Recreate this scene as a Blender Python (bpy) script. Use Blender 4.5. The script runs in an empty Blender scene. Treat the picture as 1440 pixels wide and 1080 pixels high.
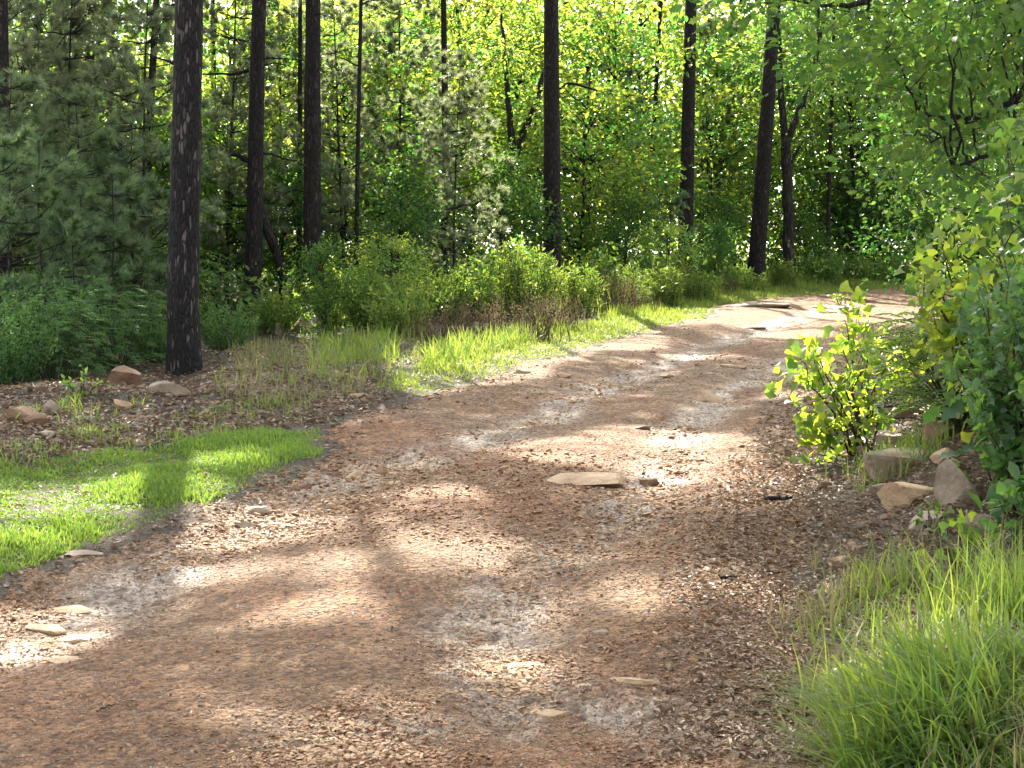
import bpy, bmesh, math, random
import numpy as np
from mathutils import Vector

scene = bpy.context.scene
R = math.radians

# ---------------------------------------------------------------- camera, sky, sun, exposure
F = 2200.0                       # focal length in photo pixels (photo is 1440 wide)
HOR = 420.0                      # photo row of the horizon
PITCH = math.atan((540 - HOR) / F)
CAM = np.array([0.0, 0.0, 1.6])
cam_d = bpy.data.cameras.new("camera")
cam_d.sensor_width = 36.0
cam_d.lens = 36.0 * F / 1440.0
cam_d.clip_start = 0.1
cam_d.clip_end = 1000.0
cam = bpy.data.objects.new("camera", cam_d)
cam.location = CAM
cam.rotation_euler = (R(90) - PITCH, 0, 0)
scene.collection.objects.link(cam)
scene.camera = cam

SUN_AZ, SUN_EL = R(-10), R(41)   # ahead and a little to the left, behind the trees
world = bpy.data.worlds.new("World")
scene.world = world
world.use_nodes = True
wn = world.node_tree.nodes
sky = wn.new("ShaderNodeTexSky")
sky.sky_type = 'NISHITA'
sky.sun_disc = False
sky.sun_elevation = SUN_EL
sky.sun_rotation = SUN_AZ
sky.dust_density = 2.0
wn["Background"].inputs["Strength"].default_value = 0.15
hsv = wn.new("ShaderNodeHueSaturation")      # the camera's warm white balance: a paler sky
hsv.inputs["Saturation"].default_value = 0.25
world.node_tree.links.new(sky.outputs[0], hsv.inputs["Color"])
world.node_tree.links.new(hsv.outputs[0], wn["Background"].inputs[0])

SUN = np.array([math.sin(SUN_AZ) * math.cos(SUN_EL), math.cos(SUN_AZ) * math.cos(SUN_EL), math.sin(SUN_EL)])
sun_d = bpy.data.lights.new("sun", 'SUN')
sun_d.energy = 5.0
sun_d.angle = R(0.45)
sun_d.color = (1.0, 0.93, 0.80)
sun = bpy.data.objects.new("sun", sun_d)
sun.rotation_euler = Vector(SUN).to_track_quat('Z', 'Y').to_euler()
scene.collection.objects.link(sun)

scene.view_settings.view_transform = 'Standard'
scene.view_settings.look = 'None'
scene.view_settings.gamma = 1.0
scene.view_settings.exposure = 2.0
scene.cycles.max_bounces = 8
scene.cycles.diffuse_bounces = 4
scene.cycles.glossy_bounces = 2
scene.cycles.transmission_bounces = 5
scene.cycles.caustics_reflective = False
scene.cycles.use_denoising = True

COL = scene.collection
rng = np.random.default_rng(11)
random.seed(5)

# ---------------------------------------------------------------- numeric helpers
def nrm(v):
    return v / np.maximum(np.linalg.norm(v, axis=-1, keepdims=True), 1e-9)

def sstep(a, b, x):
    t = np.clip((x - a) / (b - a), 0, 1)
    return t * t * (3 - 2 * t)

def hash3(ix, iy, iz, seed):
    h = (ix * 374761393 + iy * 668265263 + iz * 2147483647 + seed * 144664) & 0xFFFFFFFF
    h = ((h ^ (h >> 13)) * 1274126177) & 0xFFFFFFFF
    h = (h ^ (h >> 16)) & 0xFFFFFFFF
    h = (h * 2246822519) & 0xFFFFFFFF
    h = h ^ (h >> 15)
    return (h & 0xFFFFFF) / float(0xFFFFFF)

def vnoise(x, y, z=0.0, seed=0):
    x = np.asarray(x, float); y = np.asarray(y, float); z = np.zeros_like(x) + z
    ix = np.floor(x).astype(np.int64); iy = np.floor(y).astype(np.int64); iz = np.floor(z).astype(np.int64)
    fx = x - ix; fy = y - iy; fz = z - iz
    fx = fx * fx * (3 - 2 * fx); fy = fy * fy * (3 - 2 * fy); fz = fz * fz * (3 - 2 * fz)
    r = 0
    for a in (0, 1):
        for b in (0, 1):
            for c in (0, 1):
                w = (fx if a else 1 - fx) * (fy if b else 1 - fy) * (fz if c else 1 - fz)
                r = r + w * hash3(ix + a, iy + b, iz + c, seed)
    return r * 2 - 1

def fbm(x, y, z=0.0, seed=0, octv=4, gain=0.5):
    r = 0; a = 1.0; f = 1.0
    for o in range(octv):
        r = r + a * vnoise(np.asarray(x) * f, np.asarray(y) * f, np.asarray(z) * f, seed + o * 17)
        a *= gain; f *= 2.03
    return r

def polydist(x, y, pts, closed=False):
    """distance to a polyline"""
    x = np.asarray(x, float); y = np.asarray(y, float)
    best = np.full(x.shape, 1e9)
    n = len(pts)
    for i in range(n if closed else n - 1):
        ax, ay = pts[i]; bx, by = pts[(i + 1) % n]
        dx, dy = bx - ax, by - ay
        t = np.clip(((x - ax) * dx + (y - ay) * dy) / max(dx * dx + dy * dy, 1e-9), 0, 1)
        best = np.minimum(best, np.hypot(x - ax - t * dx, y - ay - t * dy))
    return best

def inpoly(x, y, pts):
    x = np.asarray(x, float); y = np.asarray(y, float)
    ins = np.zeros(x.shape, bool)
    n = len(pts); j = n - 1
    for i in range(n):
        xi, yi = pts[i]; xj, yj = pts[j]
        c = ((yi > y) != (yj > y)) & (x < (xj - xi) * (y - yi) / (yj - yi + 1e-12) + xi)
        ins ^= c; j = i
    return ins

def plane(px, py):
    """photo pixel to plan position on the road's mean slope"""
    d = 1.6 / ((py - HOR) / F + 0.045)
    return ((px - 720) / F * d, d)

# ---------------------------------------------------------------- plan of the road
LEFT = [(-3.6, -8), (-3.2, 2)] + [plane(*p) for p in [(0, 812), (200, 742), (330, 694), (440, 642), (480, 603), (590, 563), (700, 530),
        (830, 490), (1000, 446), (1010, 431), (1080, 421), (1190, 411), (1285, 405)]] + [(16, 44.5), (26, 46)]
RIGHT = [(0.6, -8), (0.75, 2)] + [plane(*p) for p in [(1125, 1080), (1090, 800), (1112, 690), (1140, 600), (1180, 545), (1260, 480), (1290, 450)]] + [(9.5, 31.5), (14, 36), (26, 38)]
ROAD = LEFT + RIGHT[::-1]
LA = np.array(LEFT); RA = np.array(RIGHT)
GULLY = [
    [plane(*p) for p in [(1180, 425), (1090, 455), (1010, 480), (900, 520), (800, 565), (720, 605), (600, 640), (500, 662), (340, 742), (200, 800), (60, 885), (-60, 920)]],
    [plane(*p) for p in [(1110, 500), (1050, 540), (960, 600), (950, 650), (900, 705), (820, 760), (720, 820), (685, 880), (690, 930), (760, 990), (900, 1010), (1010, 1030), (1090, 1075)]],
    [plane(*p) for p in [(900, 1010), (760, 1015), (600, 1035), (420, 1055)]],
]

def road_sd(x, y):
    d = polydist(x, y, ROAD, True)
    return np.where(inpoly(x, y, ROAD), d, -d)

def rside(x, y):
    """metres to the right of the road's right edge (plan x)"""
    return x - np.interp(y, RA[:10, 1], RA[:10, 0])

def lside(x, y):
    return np.interp(y, LA[:15, 1], LA[:15, 0]) - x

def gully(x, y):
    return [polydist(x, y, g) for g in GULLY]

def height(x, y):
    x = np.asarray(x, float); y = np.asarray(y, float)
    h = np.where(y < 46, 0.045 * y, 0.045 * 46 + 0.03 * (y - 46))
    rs = rside(x, y); ls = lside(x, y)
    near = sstep(30, 24, y)
    h = h + near * (0.58 * sstep(0.12, 1.5, rs) + 0.25 * sstep(1.5, 6, rs)) * sstep(5.5, 9.5, y)
    h = h + 0.10 * sstep(0.0, 0.5, rs) * sstep(9.5, 6.0, y) * near
    h = h + near * (0.05 * sstep(0.0, 0.6, ls) - 0.10 * sstep(2.0, 6.0, ls))
    out = np.clip(np.maximum(rs, ls), 0, 2) / 2
    h = h + out * (0.10 * fbm(x * .5, y * .5, seed=3) + 0.03 * fbm(x * 2.2, y * 2.2, seed=4))
    h = h + 0.022 * fbm(x * .7 + 9, y * .7, seed=8, octv=2)
    g = gully(x, y)
    nz = 0.6 + 0.6 * vnoise(x * 1.3, y * 1.3, seed=21)
    for gi, (w, dp) in zip(g, ((.42, .075), (.34, .075), (.3, .04))):
        h = h - dp * np.exp(-(gi / w) ** 2) * nz
    return h

def ray(px, py):
    v = np.array([(px - 720) / F, 1.0, -(py - 540) / F])
    c, s = math.cos(-PITCH), math.sin(-PITCH)
    return np.array([v[0], v[1] * c - v[2] * s, v[1] * s + v[2] * c])

def gp(px, py):
    """where the sight line through a photo pixel meets the ground"""
    r = ray(px, py); r = r / r[1]
    t = np.concatenate([np.linspace(3, 30, 1400), np.linspace(30, 120, 900)[1:]])
    P = CAM[None] + t[:, None] * r[None]
    below = P[:, 2] <= height(P[:, 0], P[:, 1])
    i = int(np.argmax(below)) if below.any() else len(t) - 1
    p = P[i].copy()
    p[2] = float(height(p[0:1], p[1:2])[0])
    return p

def at(px, d):
    """ground point at depth d under photo column px"""
    x = (px - 720) / F * d
    return np.array([x, d, float(height(np.array([x]), np.array([d]))[0])])

# ---------------------------------------------------------------- mesh builder
class MB:
    def __init__(self):
        self.v = []; self.f = {}; self.r = []; self.n = 0; self.m = {}
    def add(self, verts, faces, rnd=None):
        """faces: list of (m,k) index arrays"""
        verts = np.asarray(verts, float).reshape(-1, 3)
        for fa in faces:
            fa = np.asarray(fa, np.int64)
            if fa.size:
                self.f.setdefault(fa.shape[1], []).append(fa + self.n)
        self.v.append(verts)
        if rnd is None: rnd = np.zeros(len(verts))
        self.r.append(np.zeros(len(verts)) + rnd)
        self.n += len(verts)
    def mesh(self, name, mat, smooth=True):
        v = np.concatenate(self.v); r = np.concatenate(self.r)
        me = bpy.data.meshes.new(name)
        loops = []; tot = []
        for k, fl in self.f.items():
            fa = np.concatenate(fl)
            loops.append(fa.ravel()); tot.append(np.full(len(fa), k))
        loops = np.concatenate(loops); tot = np.concatenate(tot)
        start = np.concatenate([[0], np.cumsum(tot)[:-1]])
        me.vertices.add(len(v)); me.vertices.foreach_set("co", v.astype(np.float32).ravel())
        me.loops.add(len(loops)); me.loops.foreach_set("vertex_index", loops.astype(np.int32))
        me.polygons.add(len(tot)); me.polygons.foreach_set("loop_start", start.astype(np.int32))
        me.polygons.foreach_set("loop_total", tot.astype(np.int32))
        me.polygons.foreach_set("use_smooth", np.full(len(tot), smooth, bool))
        a = me.attributes.new("tint", 'FLOAT', 'POINT'); a.data.foreach_set("value", r.astype(np.float32))
        me.materials.append(mat)
        me.update(calc_edges=True)
        me.validate()
        return me

def link(name, me, parent=None, loc=None):
    o = bpy.data.objects.new(name, me)
    COL.objects.link(o)
    if parent is not None: o.parent = parent
    if loc is not None: o.location = loc
    return o

def tag(o, label, cat, group=None, kind=None):
    if label: o["label"] = label
    if cat: o["category"] = cat
    if group: o["group"] = group
    if kind: o["kind"] = kind
    return o

def empty(name, label, cat, loc, group=None, rz=0.0, s=1.0):
    o = bpy.data.objects.new(name, None)
    COL.objects.link(o)
    o.location = loc; o.rotation_euler = (0, 0, rz); o.scale = (s, s, s)
    o.empty_display_size = 0.2
    return tag(o, label, cat, group)

def tube(mb, pts, rad, seg=8, rnd=0.0, cap=True):
    pts = np.asarray(pts, float); rad = np.asarray(rad, float)
    n = len(pts)
    T = nrm(np.gradient(pts, axis=0))
    u = np.cross(T[0], [0.31, 0.2, 0.93] if abs(T[0][2]) < .8 else [0.93, 0.3, 0.1]); u /= np.linalg.norm(u)
    V = []
    ang = np.arange(seg) * 2 * math.pi / seg
    for i in range(n):
        u = u - T[i] * np.dot(u, T[i]); u /= max(np.linalg.norm(u), 1e-9)
        w = np.cross(T[i], u)
        V.append(pts[i] + rad[i] * (np.cos(ang)[:, None] * u + np.sin(ang)[:, None] * w))
    V = np.concatenate(V)
    i = np.arange(n - 1)[:, None] * seg; j = np.arange(seg)[None]; k = (j + 1) % seg
    q = np.stack([i + j, i + k, i + seg + k, i + seg + j], -1).reshape(-1, 4)
    fs = [q]
    if cap:
        fs.append(np.array([[(n - 1) * seg + a for a in range(seg)]]))
    mb.add(V, fs, rnd)

# leaf templates: (along, side, up) and faces
def leaf_from_outline(side, fold=.22, droop=.18):
    """side: list of (along, halfwidth); builds a leaf folded on its midrib"""
    n = len(side)
    V = []
    for a, w in side: V.append((a, 0, -droop * a * a))
    for a, w in side: V.append((a, w, fold * w - droop * a * a))
    for a, w in side: V.append((a, -w, fold * w - droop * a * a))
    Fq = []
    for i in range(n - 1):
        Fq.append((i, n + i, n + i + 1, i + 1)); Fq.append((i, i + 1, 2 * n + i + 1, 2 * n + i))
    return np.array(V, float), [np.array(Fq)]

KITE = (np.array([(0, 0, 0), (.5, .30, .06), (1, 0, -.12), (.5, -.30, .06)], float), [np.array([(0, 1, 2), (0, 2, 3)])])
SIMPLE = (np.array([(0, 0, 0), (.28, .2, .06), (.62, .22, .04), (1, 0, -.15), (.62, -.22, .04), (.28, -.2, .06)], float),
          [np.array([(0, 1, 2, 3), (0, 3, 4, 5)])])
BLACKJACK = leaf_from_outline([(0, .01), (.3, .09), (.55, .2), (.72, .36), (.86, .43), (.95, .30), (1.0, .16), (1.06, .03)])
LOBED = leaf_from_outline([(0, .01), (.14, .06), (.27, .22), (.36, .12), (.5, .33), (.6, .15), (.74, .28), (.84, .13), (1, .02)], .15, .25)
LANCE = (np.array([(0, 0, 0), (.3, .09, .02), (.65, .07, 0), (1, 0, -.2), (.65, -.07, 0), (.3, -.09, .02)], float),
         [np.array([(0, 1, 2, 3), (0, 3, 4, 5)])])
NEEDLE = (np.array([(0, .5, 0), (0, -.5, 0), (1, 0, -.08)], float), [np.array([(0, 1, 2)])])

def scatter(mb, tpl, P, D, N, L, W, rnd):
    """place a leaf template n times; W scales the sideways size"""
    T, fs = tpl
    n = len(P); k = len(T)
    D = nrm(D); S = nrm(np.cross(N, D)); N = np.cross(D, S)
    L = np.zeros(n) + L; W = np.zeros(n) + W
    V = (P[:, None] + (T[None, :, 0] * L[:, None])[..., None] * D[:, None]
         + (T[None, :, 1] * W[:, None])[..., None] * S[:, None]
         + (T[None, :, 2] * L[:, None])[..., None] * N[:, None])
    off = (np.arange(n) * k)[:, None, None]
    mb.add(V.reshape(-1, 3), [(f[None] + off).reshape(-1, f.shape[1]) for f in fs], np.repeat(np.zeros(n) + rnd, k))

def rdir(n, g=rng):
    return nrm(g.normal(size=(n, 3)))

# ---------------------------------------------------------------- materials
def newmat(name):
    m = bpy.data.materials.new(name); m.use_nodes = True
    nt = m.node_tree
    for n in list(nt.nodes): nt.nodes.remove(n)
    return m, nt, nt.nodes.new("ShaderNodeOutputMaterial")

def N_(nt, t, **kw):
    n = nt.nodes.new(t)
    for k, v in kw.items(): setattr(n, k, v)
    return n

def ramp(nt, src, stops):
    r = N_(nt, "ShaderNodeValToRGB")
    e = r.color_ramp.elements
    while len(e) < len(stops): e.new(.5)
    for i, (p, c) in enumerate(stops):
        e[i].position = p; e[i].color = (*c, 1)
    nt.links.new(src, r.inputs[0])
    return r.outputs[0]

def noise(nt, scale, detail=4, rough=.55, vec=None, dist=0.0):
    n = N_(nt, "ShaderNodeTexNoise")
    n.inputs["Scale"].default_value = scale; n.inputs["Detail"].default_value = detail
    n.inputs["Roughness"].default_value = rough; n.inputs["Distortion"].default_value = dist
    if vec is not None: nt.links.new(vec, n.inputs["Vector"])
    return n.outputs[0]

def mixc(nt, fac, a, b, mode='MIX'):
    m = N_(nt, "ShaderNodeMix", data_type='RGBA', blend_type=mode)
    for i, s in ((0, fac), (6, a), (7, b)):
        if hasattr(s, "links") or hasattr(s, "is_linked"): nt.links.new(s, m.inputs[i])
        elif i == 0: m.inputs[0].default_value = s
        else: m.inputs[i].default_value = (*s, 1)
    return m.outputs[2]

def leaf_mat(name, c0, c1, t0, t1, trans=.5, rough=.42, spec=.5):
    """c: reflected colours, t: transmitted colours, blended per leaf"""
    m, nt, out = newmat(name)
    at_ = N_(nt, "ShaderNodeAttribute", attribute_name="tint").outputs["Fac"]
    oi = N_(nt, "ShaderNodeObjectInfo").outputs["Random"]
    ad = N_(nt, "ShaderNodeMath", operation='MULTIPLY_ADD'); nt.links.new(oi, ad.inputs[0])
    ad.inputs[1].default_value = .35; nt.links.new(at_, ad.inputs[2])
    sb = N_(nt, "ShaderNodeMath", operation='SUBTRACT'); nt.links.new(ad.outputs[0], sb.inputs[0]); sb.inputs[1].default_value = .17
    sb.use_clamp = True
    pb = N_(nt, "ShaderNodeBsdfPrincipled")
    nt.links.new(mixc(nt, sb.outputs[0], c0, c1), pb.inputs["Base Color"])
    pb.inputs["Roughness"].default_value = rough
    pb.inputs["Specular IOR Level"].default_value = spec
    tr = N_(nt, "ShaderNodeBsdfTranslucent")
    nt.links.new(mixc(nt, sb.outputs[0], t0, t1), tr.inputs["Color"])
    mx = N_(nt, "ShaderNodeMixShader"); mx.inputs[0].default_value = trans
    nt.links.new(pb.outputs[0], mx.inputs[1]); nt.links.new(tr.outputs[0], mx.inputs[2])
    nt.links.new(mx.outputs[0], out.inputs["Surface"])
    return m

M = {}
M["oak"] = leaf_mat("oak_leaves", (.020, .062, .020), (.048, .095, .024), (.08, .27, .04), (.34, .50, .06), .44, .5, .25)
M["oak_bright"] = leaf_mat("young_oak_leaves", (.04, .095, .022), (.09, .14, .03), (.20, .42, .04), (.68, .76, .06), .54)
M["under"] = leaf_mat("understory_leaves", (.034, .090, .028), (.085, .125, .028), (.12, .40, .05), (.74, .76, .08), .56, .30, .6)
M["shrub"] = leaf_mat("shrub_leaves", (.045, .115, .032), (.09, .145, .035), (.17, .38, .05), (.46, .56, .07), .48)
M["dark_shrub"] = leaf_mat("dark_shrub_leaves", (.035, .095, .035), (.065, .13, .042), (.13, .32, .05), (.25, .42, .06), .42)
M["needle"] = leaf_mat("pine_needles", (.085, .125, .080), (.145, .175, .105), (.32, .42, .18), (.56, .58, .28), .47, .38, .6)
M["needle_dark"] = leaf_mat("dark_pine_needles", (.060, .110, .058), (.10, .145, .075), (.20, .34, .12), (.36, .46, .17), .45, .45, .5)
M["grass"] = leaf_mat("grass_blades", (.065, .13, .028), (.13, .18, .04), (.17, .34, .04), (.50, .56, .07), .46, .45)
M["short_grass"] = leaf_mat("short_grass", (.07, .155, .025), (.12, .19, .035), (.17, .37, .04), (.46, .54, .07), .44, .5)
M["dry_grass"] = leaf_mat("dry_grass", (.14, .13, .06), (.22, .19, .10), (.30, .28, .10), (.42, .36, .16), .4, .6)
M["brush"] = leaf_mat("dry_brush_leaves", (.13, .095, .045), (.22, .165, .085), (.22, .16, .06), (.34, .26, .11), .3, .7)
M["litter"] = leaf_mat("dead_leaves", (.11, .066, .036), (.34, .245, .155), (.16, .09, .04), (.26, .16, .08), .2, .5)
M["red_leaf"] = leaf_mat("red_leaves", (.07, .02, .03), (.12, .03, .035), (.2, .03, .04), (.25, .05, .05), .3, .5)

def bark_mat(name, dark, mid, light, vs=(1, 1, .22), scale=16.0, bump=.9):
    m, nt, out = newmat(name)
    tc = N_(nt, "ShaderNodeTexCoord")
    mp = N_(nt, "ShaderNodeMapping"); mp.inputs["Scale"].default_value = vs
    nt.links.new(tc.outputs["Object"], mp.inputs[0])
    nw = noise(nt, 9, 3, .6, mp.outputs[0])
    wv = mixc(nt, .07, mp.outputs[0], nw, 'ADD')
    vo = N_(nt, "ShaderNodeTexVoronoi", feature='DISTANCE_TO_EDGE'); vo.inputs["Scale"].default_value = scale
    nt.links.new(wv, vo.inputs["Vector"])
    vc = N_(nt, "ShaderNodeTexVoronoi"); vc.inputs["Scale"].default_value = scale
    nt.links.new(wv, vc.inputs["Vector"])
    n2 = noise(nt, 34, 5, .65, mp.outputs[0])
    plate = ramp(nt, vc.outputs["Color"], [(0.2, tuple(.6 * a for a in mid)), (.72, mid), (.80, light)])
    c = mixc(nt, ramp(nt, vo.outputs["Distance"], [(0.02, (.15, .15, .15)), (.2, (1, 1, 1))]), dark, plate)
    c = mixc(nt, .55, c, ramp(nt, n2, [(.3, (.35, .33, .32)), (.7, (1.15, 1.12, 1.1))]), 'MULTIPLY')
    pb = N_(nt, "ShaderNodeBsdfPrincipled"); pb.inputs["Roughness"].default_value = .85
    pb.inputs["Specular IOR Level"].default_value = .25
    nt.links.new(c, pb.inputs["Base Color"])
    hs = N_(nt, "ShaderNodeMath", operation='MULTIPLY_ADD'); nt.links.new(ramp(nt, vo.outputs["Distance"], [(0, (0, 0, 0)), (.2, (1, 1, 1))]), hs.inputs[0])
    hs.inputs[1].default_value = 1.0; nt.links.new(n2, hs.inputs[2])
    b = N_(nt, "ShaderNodeBump"); b.inputs["Strength"].default_value = bump; b.inputs["Distance"].default_value = .02
    nt.links.new(hs.outputs[0], b.inputs["Height"]); nt.links.new(b.outputs[0], pb.inputs["Normal"])
    nt.links.new(pb.outputs[0], out.inputs["Surface"])
    return m

M["pine_bark"] = bark_mat("scaly_pine_bark", (.012, .010, .010), (.032, .028, .027), (.125, .105, .096), (1, 1, .24), 30, 1.0)
M["pine_bark_plain"] = bark_mat("dark_pine_bark", (.012, .010, .010), (.036, .029, .027), (.065, .052, .047), (1, 1, .24), 30, 1.0)
M["bark"] = bark_mat("dark_bark", (.012, .011, .010), (.040, .034, .031), (.085, .075, .068), (1, 1, .2), 24, .8)
M["twig"] = bark_mat("grey_twig_bark", (.035, .025, .016), (.11, .08, .05), (.18, .145, .10), (1, 1, .3), 40, .4)
M["stem"] = bark_mat("green_stem", (.03, .05, .015), (.05, .08, .025), (.08, .10, .04), (1, 1, .3), 40, .2)

def rock_mat(name, a, b, c, moss=0.0):
    m, nt, out = newmat(name)
    tc = N_(nt, "ShaderNodeTexCoord"); oi = N_(nt, "ShaderNodeObjectInfo")
    ad = N_(nt, "ShaderNodeVectorMath", operation='ADD')
    nt.links.new(tc.outputs["Object"], ad.inputs[0])
    sc = N_(nt, "ShaderNodeVectorMath", operation='SCALE'); sc.inputs[0].default_value = (37, 11, 5)
    nt.links.new(oi.outputs["Random"], sc.inputs["Scale"]); nt.links.new(sc.outputs[0], ad.inputs[1])
    n1 = noise(nt, 6, 6, .65, ad.outputs[0], .3); n2 = noise(nt, 45, 5, .7, ad.outputs[0])
    col = ramp(nt, n1, [(.3, a), (.52, b), (.72, c)])
    col = mixc(nt, .6, col, ramp(nt, n2, [(.3, (.55, .53, .5)), (.7, (1.15, 1.15, 1.15))]), 'MULTIPLY')
    at_ = N_(nt, "ShaderNodeAttribute", attribute_name="tint").outputs["Fac"]
    col = mixc(nt, 1.0, col, ramp(nt, at_, [(0, (.45, .27, .17)), (.3, (.90, .66, .46)), (.6, (1.1, .97, .82)), (1, (1.75, 1.72, 1.65))]), 'MULTIPLY')
    if moss:
        ge = N_(nt, "ShaderNodeNewGeometry"); sx = N_(nt, "ShaderNodeSeparateXYZ")
        nt.links.new(ge.outputs["Normal"], sx.inputs[0])
        mm = N_(nt, "ShaderNodeMath", operation='MULTIPLY'); nt.links.new(sx.outputs[2], mm.inputs[0])
        nt.links.new(ramp(nt, noise(nt, 9, 5, .6, ad.outputs[0]), [(.42, (0, 0, 0)), (.6, (moss, moss, moss))]), mm.inputs[1])
        mm.use_clamp = True
        col = mixc(nt, mm.outputs[0], col, (.07, .09, .025))
    pb = N_(nt, "ShaderNodeBsdfPrincipled"); pb.inputs["Roughness"].default_value = .72
    nt.links.new(col, pb.inputs["Base Color"])
    b = N_(nt, "ShaderNodeBump"); b.inputs["Strength"].default_value = .6; b.inputs["Distance"].default_value = .02
    ms = N_(nt, "ShaderNodeMath", operation='ADD'); nt.links.new(n1, ms.inputs[0]); nt.links.new(n2, ms.inputs[1])
    nt.links.new(ms.outputs[0], b.inputs["Height"]); nt.links.new(b.outputs[0], pb.inputs["Normal"])
    nt.links.new(pb.outputs[0], out.inputs["Surface"])
    return m

M["tan_rock"] = rock_mat("tan_sandstone", (.22, .15, .09), (.38, .29, .19), (.48, .40, .30))
M["grey_rock"] = rock_mat("grey_sandstone", (.16, .135, .105), (.27, .235, .19), (.38, .345, .29))
M["brown_rock"] = rock_mat("brown_sandstone", (.11, .065, .04), (.20, .13, .085), (.29, .21, .15))
M["mossy_rock"] = rock_mat("mossy_sandstone", (.13, .10, .07), (.24, .20, .14), (.32, .29, .23), 1.0)
M["gravel"] = rock_mat("gravel_stones", (.20, .115, .060), (.33, .220, .130), (.46, .36, .25))

def ground_mat():
    m, nt, out = newmat("forest_floor")
    tc = N_(nt, "ShaderNodeTexCoord").outputs["Object"]
    n1 = noise(nt, 1.3, 5, .6, tc); n2 = noise(nt, 26, 6, .7, tc); n3 = noise(nt, 90, 3, .7, tc)
    c = ramp(nt, n2, [(.3, (.040, .026, .016)), (.5, (.105, .070, .044)), (.7, (.20, .145, .095))])
    c = mixc(nt, ramp(nt, n1, [(.45, (0, 0, 0)), (.62, (.55, .55, .55))]), c, (.065, .080, .030))
    pb = N_(nt, "ShaderNodeBsdfPrincipled"); pb.inputs["Roughness"].default_value = .85
    nt.links.new(c, pb.inputs["Base Color"])
    b = N_(nt, "ShaderNodeBump"); b.inputs["Strength"].default_value = 1.0; b.inputs["Distance"].default_value = .04
    ms = N_(nt, "ShaderNodeMath", operation='ADD'); nt.links.new(n2, ms.inputs[0]); nt.links.new(n3, ms.inputs[1])
    nt.links.new(ms.outputs[0], b.inputs["Height"]); nt.links.new(b.outputs[0], pb.inputs["Normal"])
    nt.links.new(pb.outputs[0], out.inputs["Surface"])
    return m

def road_mat():
    m, nt, out = newmat("red_dirt_and_gravel")
    tc = N_(nt, "ShaderNodeTexCoord").outputs["Object"]
    n0 = noise(nt, .55, 4, .6, tc); n1 = noise(nt, 5, 6, .65, tc); n2 = noise(nt, 55, 5, .7, tc)
    wash = N_(nt, "ShaderNodeAttribute", attribute_name="tint").outputs["Fac"]
    red = ramp(nt, n1, [(.3, (.21, .088, .034)), (.55, (.31, .146, .062)), (.75, (.39, .22, .11))])
    brn = ramp(nt, n1, [(.3, (.175, .094, .042)), (.55, (.27, .160, .078)), (.75, (.37, .245, .135))])
    c = mixc(nt, ramp(nt, n0, [(.46, (0, 0, 0)), (.66, (1, 1, 1))]), brn, red)
    gray = ramp(nt, n1, [(.3, (.26, .19, .13)), (.7, (.52, .43, .34))])
    c = mixc(nt, wash, c, gray)
    vo = N_(nt, "ShaderNodeTexVoronoi"); vo.inputs["Scale"].default_value = 34; nt.links.new(tc, vo.inputs["Vector"])
    c = mixc(nt, .75, c, ramp(nt, vo.outputs["Color"], [(.15, (.42, .38, .35)), (.5, (.95, .94, .93)), (.85, (1.65, 1.62, 1.58))]), 'MULTIPLY')
    c = mixc(nt, .5, c, ramp(nt, n2, [(.32, (.3, .27, .25)), (.66, (1.35, 1.35, 1.33))]), 'MULTIPLY')
    pb = N_(nt, "ShaderNodeBsdfPrincipled")
    nt.links.new(c, pb.inputs["Base Color"])
    rr = N_(nt, "ShaderNodeMapRange"); nt.links.new(wash, rr.inputs[0]); rr.inputs[3].default_value = .8; rr.inputs[4].default_value = .58
    nt.links.new(rr.outputs[0], pb.inputs["Roughness"])
    ms = N_(nt, "ShaderNodeMath", operation='ADD'); nt.links.new(n2, ms.inputs[0])
    nt.links.new(ramp(nt, vo.outputs["Distance"], [(0, (1, 1, 1)), (.6, (0, 0, 0))]), ms.inputs[1])
    b = N_(nt, "ShaderNodeBump"); b.inputs["Strength"].default_value = 1.0; b.inputs["Distance"].default_value = .03
    nt.links.new(ms.outputs[0], b.inputs["Height"]); nt.links.new(b.outputs[0], pb.inputs["Normal"])
    nt.links.new(pb.outputs[0], out.inputs["Surface"])
    return m

M["ground"] = ground_mat(); M["road"] = road_mat()

# ---------------------------------------------------------------- ground and road
def sheet(rows, cols):
    Y = np.repeat(rows[:, None], len(cols), 1)
    X = cols[None] * np.maximum(Y, 4.0)
    n, k = Y.shape
    i = np.arange(n - 1)[:, None] * k; j = np.arange(k - 1)[None]
    q = np.stack([i + j, i + j + 1, i + k + j + 1, i + k + j], -1).reshape(-1, 4)
    return X.ravel(), Y.ravel(), q

rows = np.concatenate([[-40, -20, -10, -5, -2, 0, 1.5], np.exp(np.linspace(math.log(3), math.log(60), 300)), [70, 85, 110, 150, 220, 320]])
cols = np.concatenate([[-40, -12, -5, -2.5, -1.4], np.linspace(-.8, .8, 200), [1.4, 2.5, 5, 12, 40]])
X, Y, q = sheet(rows, cols)
Z = height(X, Y)
sd = road_sd(X, Y)
Z = Z + .012 * fbm(X * 9, Y * 9, seed=31, octv=3) * (sd < 0) - .10 * sstep(.1, .5, sd)   # the floor dips under the road sheet
mb = MB(); mb.add(np.stack([X, Y, Z], 1), [q])
tag(link("ground", mb.mesh("ground", M["ground"])), None, None, kind="structure")

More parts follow.
